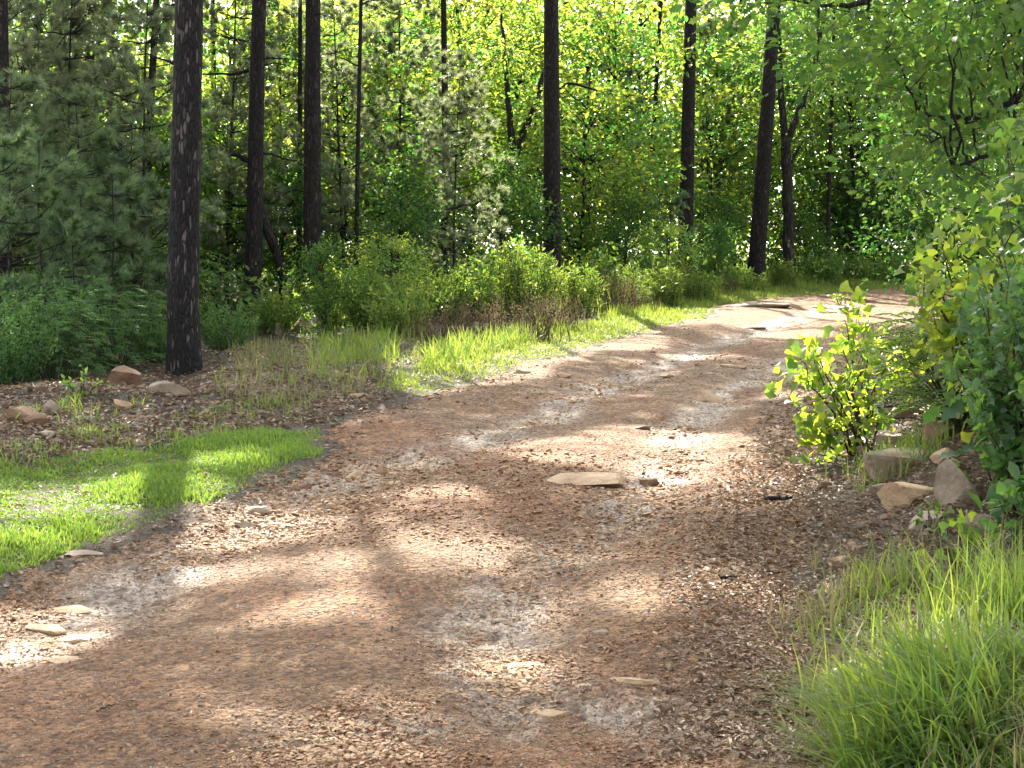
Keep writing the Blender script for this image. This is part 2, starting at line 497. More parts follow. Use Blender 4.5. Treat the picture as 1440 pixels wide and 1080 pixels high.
def cells(x, y, f, seed):
    """edge distance and the own random number of the nearest cell"""
    x = x * f; y = y * f
    ix = np.floor(x).astype(np.int64); iy = np.floor(y).astype(np.int64)
    b1 = np.full(x.shape, 9.0); cr = np.zeros(x.shape); b2 = np.full(x.shape, 9.0)
    for a in (-1, 0, 1):
        for b_ in (-1, 0, 1):
            hx = hash3(ix + a, iy + b_, 0 * ix, seed); hy = hash3(ix + a, iy + b_, 0 * ix + 1, seed)
            d_ = np.hypot(ix + a + hx - x, iy + b_ + hy - y)
            m_ = d_ < b1
            b2 = np.where(m_, b1, np.minimum(b2, d_)); b1 = np.where(m_, d_, b1)
            cr = np.where(m_, hash3(ix + a, iy + b_, 0 * ix + 2, seed), cr)
    return b2 - b1, cr

def road_surface(X, Y):
    """height of the dirt, its ragged edge distance and how much pale wash lies there"""
    sd = road_sd(X, Y) + .16 * fbm(X * 1.6, Y * 1.6, seed=41, octv=4)
    g = gully(X, Y)
    wash = np.zeros_like(X)
    for gi, w, k_ in zip(g, (.24, .20, .14), (.9, .95, .45)):
        wash = np.maximum(wash, k_ * np.exp(-(gi / w) ** 2))
    wash = np.clip(wash * (1.05 + 1.2 * fbm(X * 3.4, Y * 2.2, seed=55, octv=5, gain=.65)), 0, 1)
    Z = height(X, Y) - .03 + .045 * sstep(-.3, .12, sd)
    stony = np.clip(.25 + .55 * fbm(X * .9, Y * .9, seed=63, octv=3) + .8 * wash + .3 * np.exp(-((sd - .2) / .4) ** 2), .12, 1.2)
    e1, c1 = cells(X + .04 * fbm(X * 5, Y * 5, seed=64, octv=2), Y, 9.0, 65)
    e2, c2 = cells(X, Y, 22.0, 66)
    Z = Z + stony * (.012 * np.maximum(c1 - .45, 0) * sstep(0, .25, e1) + .016 * np.maximum(c2 - .4, 0) * sstep(0, .3, e2) + .010 * fbm(X * 6, Y * 6, seed=61, octv=3)) + .006 * np.abs(fbm(X * 21, Y * 21, seed=62, octv=2))
    Z = Z - .03 * np.exp(-(g[0] / .8) ** 2) + .012 * np.exp(-((g[1] - .75) / .4) ** 2)
    return Z, sd, wash

rows = np.concatenate([np.linspace(-6, 3.2, 20), np.exp(np.linspace(math.log(3.3), math.log(48), 1000))])
cols = np.linspace(-.62, .55, 640)
X, Y, q = sheet(rows, cols)
Z, sd, wash = road_surface(X, Y)
keep = (sd > -.45)
qk = keep[q].all(1)
q = q[qk]
used = np.unique(q); remap = np.full(len(X), -1); remap[used] = np.arange(len(used))
mb = MB(); mb.add(np.stack([X, Y, Z], 1)[used], [remap[q]], wash[used])
tag(link("dirt_road", mb.mesh("dirt_road", M["road"])), None, None, kind="structure")

# ---------------------------------------------------------------- sun and shade: where the photo shows light on the ground (pixel ellipses)
LIT = [(955, 645, 120, 34), (840, 640, 90, 16), (1010, 690, 90, 30), (400, 750, 130, 26), (560, 790, 120, 20), (640, 765, 110, 14), (880, 772, 120, 13),
       (90, 885, 110, 42), (340, 728, 70, 16), (470, 862, 70, 14), (440, 1018, 170, 34), (590, 1040, 70, 22), (1020, 1062, 110, 26),
       (1060, 438, 130, 16), (1220, 425, 70, 14), (80, 712, 110, 22), (230, 680, 70, 14), (690, 512, 80, 20), (600, 520, 60, 20), (850, 465, 70, 18),
       (930, 430, 80, 22), (1000, 420, 60, 16), (860, 850, 90, 14), (700, 700, 80, 10), (900, 615, 60, 12), (1310, 985, 40, 26), (1170, 1050, 40, 20), (1230, 960, 40, 16), (1400, 940, 40, 24),
       (620, 535, 60, 12), (760, 490, 60, 16), (800, 475, 60, 16), (960, 440, 40, 14), (1040, 410, 60, 8), (160, 690, 60, 14), (40, 760, 60, 14), (300, 650, 60, 9),
       (760, 625, 60, 7), (610, 690, 50, 6), (1000, 830, 60, 7), (330, 800, 70, 8), (1110, 560, 30, 6), (980, 500, 50, 5), (1120, 470, 50, 6), (1180, 440, 60, 6), (700, 950, 60, 7),
       (200, 960, 60, 8), (1010, 650, 60, 16)]
LITW = []
for px, py, rx, ry in LIT:
    c = gp(px, py); e = gp(px + rx, py)
    d0 = plane(px, py + ry)[1]; d1 = plane(px, py - ry)[1]
    LITW.append((c[0], c[1], abs(e[0] - c[0]), max(abs(d1 - d0) / 2, .12)))

for px, py, d, r in [(1200, 520, 11.0, .5), (1240, 490, 11.2, .4), (1150, 500, 10.9, .4), (1370, 350, 11.4, .55), (1340, 300, 11.4, .4), (930, 400, 30, .9), (690, 350, 25.5, .8), (470, 400, 25, .6)]:
    r_ = ray(px, py); r_ = r_ / r_[1]; p_ = CAM + r_ * d
    t_ = (p_[2] - .045 * p_[1]) / (SUN[2] - .045 * SUN[1])
    LITW.append((p_[0] - SUN[0] * t_, p_[1] - SUN[1] * t_, r, r * 1.3))

def lit_at(x, y, pad):
    """is plan point (x, y) inside one of the sunny patches, grown by pad metres"""
    r = np.zeros(np.shape(x), bool)
    for cx, cy, rx, ry in LITW:
        r |= ((x - cx) / (rx + pad)) ** 2 + ((y - cy) / (ry + pad * 1.1)) ** 2 < 1
    return r

def shadow_of(p):
    """plan point where the sun puts the shadow of p"""
    t = (p[..., 2] - .045 * p[..., 1]) / (SUN[2] - .045 * SUN[1])
    return p[..., 0] - SUN[0] * t, p[..., 1] - SUN[1] * t

# ---------------------------------------------------------------- trees
def trunk_mesh(mb, base, top, r0, r1, seg=16, n=24, bend=.0, flare=.35, seed=0, rough=.04):
    """a tapering trunk from base to top (local coordinates)"""
    t = np.linspace(0, 1, n)
    base = np.array(base, float); top = np.array(top, float)
    P = base[None] + t[:, None] * (top - base)[None]
    L = np.linalg.norm(top - base)
    P[:, 0] += bend * L * (np.sin(t * math.pi * 1.2) * .6 + .4 * vnoise(t * 4, t * 0 + seed, seed=seed)) * sstep(0, .12, t)
    P[:, 1] += bend * L * .5 * vnoise(t * 3, t * 0 + seed + 7.7, seed=seed) * sstep(0, .12, t)
    r = r0 + (r1 - r0) * t
    r = r * (1 + flare * np.exp(-t * L / .28))
    k0 = len(mb.v)
    tube(mb, P, r, seg)
    V = mb.v[k0]
    ax = np.repeat(P, seg, 0)
    dv = V - ax
    V[:] = ax + dv * (1 + rough * fbm(V[:, 0] * 9, V[:, 1] * 9, V[:, 2] * 2.2, seed=seed, octv=3))[:, None]
    return P, r

def bough(mb, a, b, r0, r1=.008, n=7, sag=.0, wig=.06, seg=5, g=rng):
    t = np.linspace(0, 1, n)
    a = np.array(a, float); b = np.array(b, float)
    L = np.linalg.norm(b - a)
    P = a[None] + t[:, None] * (b - a)[None]
    P[:, 2] += sag * L * np.sin(t * math.pi)
    P[1:-1] += g.normal(size=(n - 2, 3)) * wig * L * .35
    tube(mb, P, r0 + (r1 - r0) * t, seg)
    return P

def tufts(mb, C, D, per, length, width, g=rng, tint=0.5, spread=.8):
    """pine needle tufts at points C facing D"""
    n = len(C)
    P = np.repeat(C, per, 0); DD = np.repeat(D, per, 0) + spread * rdir(n * per, g)
    Nn = rdir(n * per, g)
    t = np.repeat(np.clip(tint + .25 * g.normal(size=n), 0, 1), per) + .1 * g.normal(size=n * per)
    scatter(mb, NEEDLE, P, DD, Nn, length * g.uniform(.7, 1.15, n * per), width, t)

def young_pine(seed, h, spread, mat="needle", width=.012, dens=1.0):
    g = np.random.default_rng(seed)
    w = MB(); c = MB()
    P, r = trunk_mesh(w, (0, 0, -.1), (g.normal() * .02 * h, g.normal() * .02 * h, h), .005 * h + .010, .008, 8, 16, .016, .2, seed)
    z = .10 * h + .2
    while z < h * .985:
        f = z / h
        bl = spread * (1.0 - .72 * f) * g.uniform(.75, 1.1) * (.65 + .35 * sstep(.05, .3, f))
        p0 = np.array([np.interp(z, P[:, 2], P[:, 0]), np.interp(z, P[:, 2], P[:, 1]), z])
        for k in range(int(g.integers(4, 7))):
            if g.random() < .12: continue
            a = g.uniform(0, 2 * math.pi)
            b = p0 + bl * np.array([math.cos(a), math.sin(a), g.uniform(-.12, .6)]) * g.uniform(.7, 1.1)
            Q = bough(w, p0, b, .010 + .008 * bl, .004, 6, -.06, .05, 4, g)
            m = max(3, int(bl * 5.5 * dens))
            t = g.uniform(.35, 1, m); t[0] = 1
            E = np.stack([np.interp(t, np.linspace(0, 1, len(Q)), Q[:, i]) for i in range(3)], 1)
            for e0 in E:
                dv = nrm((b - p0) / bl * .5 + g.normal(size=3) * .55 + np.array([0, 0, .25]))
                e1 = e0 + dv * g.uniform(.12, .32) * (.5 + .35 * bl)
                bough(w, e0, e1, .006, .003, 4, .03, .04, 3, g)
                k_ = int(g.integers(3, 6))
                C = e0 + (e1 - e0)[None] * g.uniform(.45, 1.05, k_)[:, None] + g.normal(size=(k_, 3)) * .02
                tufts(c, C, np.repeat(dv[None], k_, 0), 26, .20, width, g, .45, .75)
        z += g.uniform(.22, .5)
    tufts(c, np.array([[P[-1, 0], P[-1, 1], h]]), np.array([[0, 0, 1.]]), 40, .18, width, g)
    return w.mesh("trunk", M["bark"]), c.mesh("crown", M[mat], False)

def broadleaf(seed, h, cr, z0, nclump, per, leaf=.10, mat="under", tpl=SIMPLE, lean=.0, bark="bark", r0=None, aspect=.62, flat=.35):
    """young broadleaf tree: trunk, limbs to leaf clumps, leaves"""
    g = np.random.default_rng(seed)
    w = MB(); c = MB()
    r0 = r0 or .006 * h + .010
    P, r = trunk_mesh(w, (0, 0, -.1), (lean * h, g.normal() * .03 * h, h * .93), r0, .012, 8, 18, .03, .25, seed)
    cz = (z0 + h) / 2; hz = (h - z0) / 2
    for i in range(nclump):
        u = rdir(1, g)[0] * g.uniform(.35, 1) ** .5
        ctr = np.array([u[0] * cr + lean * (cz + u[2] * hz), u[1] * cr, cz + u[2] * hz])
        ctr[:2] *= 1.0 - .35 * sstep(.3, 1, u[2])
        zt = max(.35, ctr[2] - g.uniform(.25, .6) * cr)
        zt = min(zt, h * .9)
        p0 = [np.interp(zt, P[:, 2], P[:, k]) for k in range(2)] + [zt]
        Q = bough(w, p0, ctr, .006 * h * .4 + .006, .004, 6, .05, .08, 4, g)
        n = int(per * g.uniform(.6, 1.3))
        s = g.uniform(.22, .42) * cr * .55
        off = g.normal(size=(n, 3)) * s * np.array([1, 1, aspect])
        C = ctr + off
        D = nrm(off + .8 * rdir(n, g) * s + np.array([0, 0, -.15 * s]))
        Nn = nrm(np.array([0, 0, 1.0])[None] * flat + rdir(n, g) * .8)
        tint = np.clip(.42 + .22 * g.normal() + .22 * g.normal(size=n), 0, 1)
        L = leaf * g.uniform(.65, 1.2, n)
        scatter(c, tpl, C, D, Nn, L, L * (1.15 if tpl is not LANCE else 1), tint)
        # a few twigs inside the clump
        for k in range(3):
            bough(w, ctr, C[g.integers(n)], .005, .002, 4, 0, .05, 3, g)
    return w.mesh("trunk", M[bark]), c.mesh("crown", M[mat], False)

# ---- the tall trees whose trunks show in the photo; the crowns stand above the frame
# px, py at the ground (or depth), px at the top edge, diameter in photo px, label
TALL = []
def tall(px, d, px_top, wpx, label, name="pine_tree", h=19.0, bark="pine_bark", cat="pine tree", seg=16, stubs=0, bend=.004, z0=9.0, crown=True, nring=40):
    TALL.append(dict(px=px, d=d, pt=px_top, w=wpx, label=label, name=name, h=h, bark=bark, cat=cat, seg=seg, stubs=stubs, bend=bend, z0=z0, crown=crown, nring=nring))

tall(258, float(gp(258, 520)[1]), 266, 46, "thick pine with scaly pale-flecked bark and flared base, nearest big trunk", h=20, seg=40, stubs=6, nring=150)
tall(353, float(gp(353, 462)[1]), 366, 25, "crooked dark pine with a broken leaning limb near its foot", stubs=5, bend=.006, h=19)
tall(437, 28.0, 441, 27, "shaggy dark pine half hidden by grey-green needles, bush at its foot", stubs=5, h=19)
tall(775, 33.0, 772, 27, "straight bare black pine trunk rising behind the brown brush", h=20, stubs=1)
tall(962, 39.5, 967, 22, "slim straight pine trunk behind the tall roadside grass", h=20, stubs=1)
tall(1060, 40.5, 1082, 25, "leaning pine trunk just left of the forked oak", h=19, stubs=1)
tall(4, 23.0, 4, 26, "dark pine trunk cut off by the photo's left edge", h=19, stubs=2)
tall(62, 31.0, 60, 12, "slim pine trunk in the shade nearest the left edge trunk", h=16, z0=8, stubs=4)
tall(196, 29.0, 219, 13, "slender pine leaning right, just left of the thick scaly pine", h=16, z0=8, stubs=4)
tall(420, 31.0, 423, 8, "thin pole-like pine hugging the left side of the shaggy pine", h=14, z0=8, stubs=2)
tall(498, 29.0, 507, 7, "very thin pine pole right of the shaggy pine", h=13, z0=7.5, stubs=6)
tall(627, 33.0, 621, 11, "slender dark pine midway between the shaggy pine and bare pine", h=16, z0=8, stubs=5)
tall(907, 42.0, 924, 8, "thin pine pole leaning right, left of the slim straight pine", h=15, z0=9, stubs=3)
tall(1161, 44.0, 1167, 7, "thin straight pole tree right of the forked oak", h=14, z0=9, stubs=4)
tall(143, 35.0, 150, 8, "thin shaded pole pine between left edge and scaly pine", h=14, z0=8, stubs=4)
tall(302, 34.0, 300, 9, "thin pole pine just right of the thick scaly pine", h=15, z0=8, stubs=4)

OB = np.array([6.9, 17.0, float(height(np.array([6.9]), np.array([17.0]))[0])])   # foot of the overhanging oak
OAKCL = []
CLUMPS = {i: [] for i in range(len(TALL) + 4)}
TP = []
for i, t in enumerate(TALL):
    TP.append(at(t["px"], t["d"]))
# extra pines, added so that their crowns shade the road
EXTRA = [dict(p=(-9.5, 21.5), label="tall pine standing off the road's left side, beyond the picture edge", h=19, w=.38),
         dict(p=(11.5, 27.0), label="tall pine added for shade on the right bank behind the overhanging oak", h=19, w=.40),
         dict(p=(2.2, 47.0), label="tall pine added for shade far behind the bare pine and slim pine", h=21, w=.34),
         dict(p=(-11.0, 38.0), label="tall pine added for shade deep in the shaded left wood", h=20, w=.34)]
for e in EXTRA:
    TP.append(np.array([e["p"][0], e["p"][1], float(height(np.array([e["p"][0]]), np.array([e["p"][1]]))[0])]))
TPA = np.array(TP)
hmax = np.array([t["h"] for t in TALL] + [e["h"] for e in EXTRA])
z0s = np.array([t["z0"] for t in TALL] + [9.0] * 4)
reach = np.array([6.2 if t["h"] >= 18 else 2.6 for t in TALL] + [6.4] * 4)

# clumps wanted by the shade on the ground: walk up the sun ray from each shady spot and hang a clump in the nearest crown
gx, gy = np.meshgrid(np.arange(-7, 8, .46), np.arange(3.5, 25, .56))
gx = gx.ravel() + rng.uniform(-.25, .25, gx.size); gy = gy.ravel() + rng.uniform(-.3, .3, gy.size)
for x, y in zip(gx, gy):
    if lit_at(np.array([x]), np.array([y]), .02)[0]: continue
    base = np.array([x, y, .045 * y])
    best = None
    for tr in range(14):
        zz = rng.uniform(5.0, 18.5)
        p = base + SUN * (zz / SUN[2])
        dd = np.hypot(TPA[:, 0] - p[0], TPA[:, 1] - p[1])
        okz = (p[2] - TPA[:, 2] > z0s) & (p[2] - TPA[:, 2] < hmax)
        sc_ = np.where(okz, dd / reach, 9)
        k = int(np.argmin(sc_))
        if best is None or sc_[k] < best[0]: best = (sc_[k], k, p)
        po = p - OB
        do = math.sqrt((po[0] + .6) ** 2 + po[1] ** 2) / 5.2
        if 4.6 < po[2] < 10 and do < best[0]: best = (do, -1, p)
    if best[1] == -1: OAKCL.append(best[2] - OB)
    elif best[0] < 1.0: CLUMPS[best[1]].append(best[2])
# the rest of each crown, kept clear of the sunny patches
for k in range(len(TPA)):
    nn = 11 if reach[k] > 4 else 5
    for i in range(nn):
        a = rng.uniform(0, 2 * math.pi); f = rng.random()
        z = z0s[k] + f * (hmax[k] - z0s[k])
        rr = reach[k] * .62 * math.sqrt(rng.random()) * (1 - .55 * f)
        p = TPA[k] + np.array([rr * math.cos(a), rr * math.sin(a), z])
        sx, sy = shadow_of(p)
        if lit_at(np.array([sx]), np.array([sy]), .55)[0]: continue
        if 19 < sy < 62: continue      # the sunlit wood behind the road
        CLUMPS[k].append(p)

def build_tall(k, t, base):
    root = empty(t["name"], t["label"], t["cat"], base, "tall pines rising out of the picture")
    w = MB(); c = MB()
    g = np.random.default_rng(100 + k)
    if "pt" in t:
        r0 = t["w"] * t["d"] / F / 2
        ztop = (F * .19) / F * t["d"] + 1.6 - base[2]
        slope = (t["pt"] - t["px"]) / F * t["d"] / ztop
    else:
        r0 = t["w"] / 2; slope = g.normal() * .01
    h = t["h"]
    big = r0 > .15
    P, r = trunk_mesh(w, (0, 0, -.25), (slope * h, g.normal() * .01 * h, h), r0, .05 if big else .02, t.get("seg", 14), t.get("nring", 40), t.get("bend", .004), .28 if big else .15, k, .05 if big else .03)
    r = r0 + (.05 - r0) * np.linspace(0, 1, len(P))
    for i in range(t.get("stubs", 0)):
        z = g.uniform(1.5, min(8.0, h * .6)); a = g.uniform(0, 2 * math.pi)
        p0 = np.array([np.interp(z, P[:, 2], P[:, 0]), np.interp(z, P[:, 2], P[:, 1]), z])
        L = g.uniform(.3, 1.1)
        bough(w, p0, p0 + L * np.array([math.cos(a), math.sin(a) * .5, g.uniform(-.15, .3)]), .02, .006, 5, .05, .1, 5, g)
    if k == 1:   # broken limb propped beside the crooked pine, and its snapped branch
        z = 1.9
        bough(w, (.0, 0, 2.6), (.42, .1, 1.35), .07, .085, 6, .02, .04, 8, g)
        bough(w, (.42, .1, 1.37), (.5, .15, .9), .08, .05, 4, .0, .04, 8, g)
        bough(w, (0, 0, 2.85), (-.42, 0, 3.0), .05, .03, 5, .1, .05, 6, g)
        bough(w, (0, 0, 3.0), (1.0, 0, 2.75), .03, .012, 6, .06, .05, 5, g)
        bough(w, (0, 0, 4.4), (-.8, .1, 4.35), .035, .012, 6, -.05, .05, 5, g)
    for p in CLUMPS[k]:
        q_ = p - base
        zt = max(z0s[k] * .9, q_[2] - np.hypot(q_[0], q_[1]) * g.uniform(.1, .45)); zt = min(zt, h * .97)
        p0 = np.array([np.interp(zt, P[:, 2], P[:, 0]), np.interp(zt, P[:, 2], P[:, 1]), zt])
        bough(w, p0, q_, .035, .01, 6, .02, .05, 5, g)
        n = 50
        off = g.normal(size=(n, 3)) * np.array([.25, .25, .17])
        C = q_ + off
        sx, sy = shadow_of(C + base)
        kp = ~lit_at(sx, sy, .10)
        C = C[kp]; off = off[kp]
        if len(C) == 0: continue
        for o in off[:7]: bough(w, q_, q_ + o, .008, .003, 3, 0, .02, 3, g)
        tufts(c, C, nrm(off + np.array([0, 0, .12])), 17, .18, .020, g, .5)
    link("trunk", w.mesh("trunk", M["pine_bark" if k == 0 else "pine_bark_plain"]), root)
    if c.n: link("crown", c.mesh("crown", M["needle"], False), root)
    return root

for k, t in enumerate(TALL): build_tall(k, t, TP[k])
for k, e in enumerate(EXTRA):
    build_tall(len(TALL) + k, dict(name="pine_tree", label=e["label"], cat="pine tree", h=e["h"], w=e["w"], stubs=4), TP[len(TALL) + k])

# ---- copies of a thing made of an Empty and its parts
def place(parts, name, label, cat, loc, group=None, rz=0.0, s=1.0, names=("trunk", "crown")):
    root = empty(name, label, cat, loc, group, rz, s)
    for nm, me in zip(names, parts): link(nm, me, root)
    return root

# ---- forked oak, leaning oak, overhanging oak
def limb_tree(name, label, cat, base, limbs, clumps, per, leaf, mat, tpl, seed, bark="bark", sig=.34, flat=.35):
    """limbs: list of (points, r0, r1) in local coordinates; clumps: centres, joined to the nearest limb"""
    g = np.random.default_rng(seed)
    root = empty(name, label, cat, base)
    w = MB(); c = MB(); allp = []
    for pts, r0, r1 in limbs:
        pts = np.array(pts, float)
        t = np.linspace(0, 1, len(pts)); tt = np.linspace(0, 1, 5 * len(pts))
        P = np.stack([np.interp(tt, t, pts[:, i]) for i in range(3)], 1)
        for i in range(3):                      # round the corners
            P[1:-1] = (P[:-2] + P[1:-1] * 2 + P[2:]) / 4
        P[1:-1] += g.normal(size=P[1:-1].shape) * r0 * .12
        tube(w, P, r0 + (r1 - r0) * tt, 9)
        allp.append(P)
    allp = np.concatenate(allp)
    for ctr in clumps:
        ctr = np.array(ctr, float)
        dd = np.linalg.norm(allp - ctr - np.array([0, 0, -.2]), axis=1)
        Q = bough(w, allp[int(np.argmin(dd))], ctr, .016, .005, 7, .06, .07, 5, g)
        n = int(per * g.uniform(.7, 1.3))
        off = g.normal(size=(n, 3)) * sig * np.array([1, 1, .6])
        C = ctr + off
        D = nrm(off + .7 * rdir(n, g) * sig + np.array([0, 0, -.25 * sig]))
        Nn = nrm(np.array([0, 0, 1.0])[None] * flat + rdir(n, g) * .7)
        L = leaf * g.uniform(.6, 1.2, n)
        if base[1] < 25:                        # leaves cut out of the crown so the sun reaches the sunny patches
            sx, sy = shadow_of(C + base)
            kp = ~lit_at(sx, sy, .10); C, D, Nn, L = C[kp], D[kp], Nn[kp], L[kp]; n = len(C)
            if n == 0: continue
        scatter(c, tpl, C, D, Nn, L, L, np.clip(.5 + .15 * g.normal() + .22 * g.normal(size=n), 0, 1))
        for k in range(6): bough(w, ctr, C[g.integers(n)], .005, .002, 4, 0, .06, 3, g)
    link("trunk", w.mesh("trunk", M[bark]), root)
    link("crown", c.mesh("crown", M[mat], False), root)
    return root

def loc_at(base, px, py, d):
    """local point seen at photo pixel (px, py) at depth d"""
    r = ray(px, py); r = r / r[1]
    return CAM + r * d - base

b = at(1110, 42.0)
L_ = lambda px, py, d=42.0: loc_at(b, px, py, d)
cl = [L_(1060 + 150 * rng.random(), -60 + 260 * rng.random(), 42 + rng.normal() * 1.5) for i in range(34)]
limb_tree("oak_tree", "forked oak splitting into two dark limbs right of the leaning pine", "oak tree", b,
          [([(0, 0, -.2), L_(1109, 330), L_(1106, 250), L_(1105, 195)], .17, .13), ([L_(1105, 200), L_(1098, 130), L_(1095, 40), L_(1080, -80)], .11, .04),
           ([L_(1105, 205), L_(1122, 160), L_(1140, 112), L_(1160, 20), L_(1180, -90)], .10, .03), ([L_(1107, 240), L_(1125, 205), L_(1133, 195)], .04, .02)],
          cl, 150, .12, "oak", SIMPLE, 71)
b = at(703, 36.0)
L_ = lambda px, py, d=36.0: loc_at(b, px, py, d)
cl = [L_(640 + 160 * rng.random(), 20 + 270 * rng.random(), 36.5 + rng.normal() * 1.2) for i in range(26)]
limb_tree("oak_tree", "gnarled dark oak leaning right behind the straight bare pine", "oak tree", b,
          [([(0, 0, -.2), L_(704, 290), L_(712, 245), L_(735, 190), L_(757, 140), L_(775, 60)], .13, .05),
           ([L_(722, 215), L_(715, 150), L_(712, 100), L_(705, 20)], .09, .03), ([L_(712, 248), L_(745, 250), L_(790, 235), L_(830, 245)], .06, .02),
           ([L_(757, 140), L_(800, 115), L_(840, 128)], .05, .02)],
          cl, 120, .12, "under", SIMPLE, 72)
L_ = lambda px, py, d=16.0: loc_at(OB, px, py, d)
cl = []
def cloud(x0, x1, y0, y1, d0, d1, n, lit=None):
    o = []
    while len(o) < n:
        p = L_(rng.uniform(x0, x1), rng.uniform(y0, y1), rng.uniform(d0, d1))
        sx, sy = shadow_of(p + OB)
        if lit_at(np.array([sx]), np.array([sy]), .15)[0] and rng.random() < .8: continue
        o.append(p)
    return o
cl += cloud(1180, 1480, -40, 120, 13, 18, 22)
cl += cloud(1060, 1260, -30, 90, 15, 19, 9)
cl += cloud(1230, 1480, 100, 260, 14, 19, 14)
cl += OAKCL
for i in range(24):          # the high crown above the frame
    a = rng.uniform(0, 6.28); rr = 4.3 * math.sqrt(rng.random())
    p = np.array([-1.0 + rr * math.cos(a), rr * math.sin(a) * .9, rng.uniform(5.0, 9.5)])
    sx, sy = shadow_of(p + OB)
    if lit_at(np.array([sx]), np.array([sy]), .25)[0]: continue
    cl.append(p)
limb_tree("oak_tree", "big oak with dark lobed leaves overhanging from the upper right corner", "oak tree", OB,
          [([(0, 0, -.3), (.05, 0, 1.6), (-.1, .1, 3.3), (-.3, .1, 5), (-.6, 0, 7), (-.9, .1, 9)], .24, .06),
           ([(-.1, .1, 3.0), L_(1500, 100), L_(1430, 140), L_(1380, 165), L_(1330, 165), L_(1290, 160)], .07, .015),
           ([L_(1400, 155), L_(1360, 172), L_(1310, 200)], .03, .01),
           ([(-.25, .1, 4.6), L_(1440, 50, 17), L_(1420, 0, 17), L_(1395, -60, 17), L_(1330, -160, 17)], .09, .03),
           ([(-.3, 0, 5.0), L_(1300, -60, 16), L_(1220, 5, 16), L_(1150, 8, 16)], .07, .015),
           ([(-.1, 0, 2.6), L_(1470, 190, 15), L_(1400, 215, 15), L_(1340, 235, 15)], .05, .012)],
          cl, 110, .13, "oak", LOBED, 73, sig=.33)

# ---- understory variants
UV = [broadleaf(201, 8.0, 2.4, .4, 62, 84, .175, "under"), broadleaf(202, 6.6, 2.2, .3, 52, 84, .165, "under", lean=.05),
      broadleaf(203, 9.0, 2.6, .8, 66, 84, .18, "oak"), broadleaf(204, 5.2, 2.0, .2, 44, 80, .16, "oak"),
      broadleaf(205, 10.0, 2.7, 1.0, 70, 84, .18, "under", lean=-.04)]
PV = [young_pine(211, 6.5, 1.8, dens=1.12), young_pine(212, 8.5, 2.1, dens=1.12), young_pine(213, 5.0, 1.5, "needle_dark"), young_pine(214, 9.5, 2.2, "needle", dens=1.12), young_pine(215, 3.2, 1.2, "needle_dark")]

NAMED = [(4, "left edge trunk"), (258, "scaly pine"), (358, "crooked pine"), (438, "shaggy pine"), (773, "bare pine"), (963, "slim pine"),
         (1068, "leaning pine"), (1108, "forked oak"), (1440, "right picture edge")]
UNDER = []   # (px, depth, kind, variant, scale)
def U(px, d, kind, v, s=1.0): UNDER.append((px, d, kind, v, s))
# young pines, mostly in the left half
for px, d, v, s in [(30, 27, 1, 1), (100, 26, 0, 1), (150, 30, 3, 1), (205, 25, 0, .95), (-40, 25, 1, 1), (320, 29, 1, 1), (395, 33, 3, 1), 
                    (480, 31, 1, .95), (555, 34, 3, 1), (640, 30, 0, .9), (20, 21.5, 2, .7), (120, 22.5, 2, .75), (190, 23, 4, 1), (60, 20.5, 4, .9), (-10, 19.5, 4, 1.0),
                    (860, 45, 3, 1), (1015, 48, 3, 1.1), (160, 20.8, 4, .8), (105, 19.8, 4, .62), (940, 36, 4, .9), (535, 40, 1, 1.1)]:
    U(px, d, "pine", v, s * (.84 if d > 28 else 1))
# broadleaf saplings, mostly in the right half
for px, d, v, s in [(35, 28.5, 1, .8), (110, 30.5, 0, .9), (178, 33, 1, 1), (228, 27.5, 3, .7), (300, 30.5, 1, .7), (345, 33, 0, .8), (470, 34, 0, .9), (140, 25.5, 3, .5)]:
    U(px, d, "oak", v, s)
for px, d, v, s in [(520, 37, 1, 1), (590, 40, 0, 1), (660, 41, 4, 1), (740, 42, 0, 1), (560, 29.5, 3, .55), (700, 33, 3, .6), (810, 38, 1, .9), (850, 41, 0, 1), (905, 47, 4, 1), (960, 50, 0, 1.2),
                    (1010, 44, 1, 1), (1030, 52, 4, 1.2), (1080, 47, 0, 1), (1130, 50, 2, 1.1), (1190, 46, 2, 1), (1180, 55, 4, 1.2), (1240, 48, 2, 1), (1290, 50, 2, 1.1), (1340, 46, 2, 1), (1400, 48, 2, 1.1),
                    (1230, 47, 3, .8), (1310, 36, 3, 1), (1370, 33, 2, .85), (1430, 30, 2, .8), (1150, 48.5, 3, .8), (800, 50, 4, 1.2), (700, 50, 4, 1.3), (610, 52, 4, 1.3),
                    (320, 42, 1, 1), (380, 46, 4, 1.1), (280, 33, 3, .7), (180, 36, 3, 1), (90, 40, 2, 1), (10, 38, 2, 1), (450, 45, 0, 1), (240, 30, 3, .6), (400, 30, 3, .55), (880, 36, 3, .5), (1010, 41, 3, .5), (500, 54, 4, 1.3)]:
    U(px, d, "oak", v, s)
for px, d, v, s in [(455, 23.5, 3, .27), (935, 34, 1, .30), (548, 24.5, 1, .26), (1005, 37, 3, .34), (870, 38, 0, .45), (1120, 43.5, 3, .42)]:
    U(px, d, "oak", v, s)
def gap(px):
    for (a, an), (c_, cn) in zip(NAMED, NAMED[1:]):
        if px < c_: return an, cn
    return NAMED[-2][1], NAMED[-1][1]
ORD = ["nearest", "second nearest", "third nearest", "fourth nearest", "fifth nearest", "sixth nearest", "seventh nearest", "eighth nearest", "ninth nearest", "tenth nearest", "eleventh nearest", "twelfth nearest", "thirteenth nearest", "fourteenth nearest", "fifteenth nearest", "sixteenth nearest", "seventeenth nearest", "eighteenth nearest"]
groups = {}
for e in UNDER: groups.setdefault((gap(e[0]), e[2]), []).append(e)
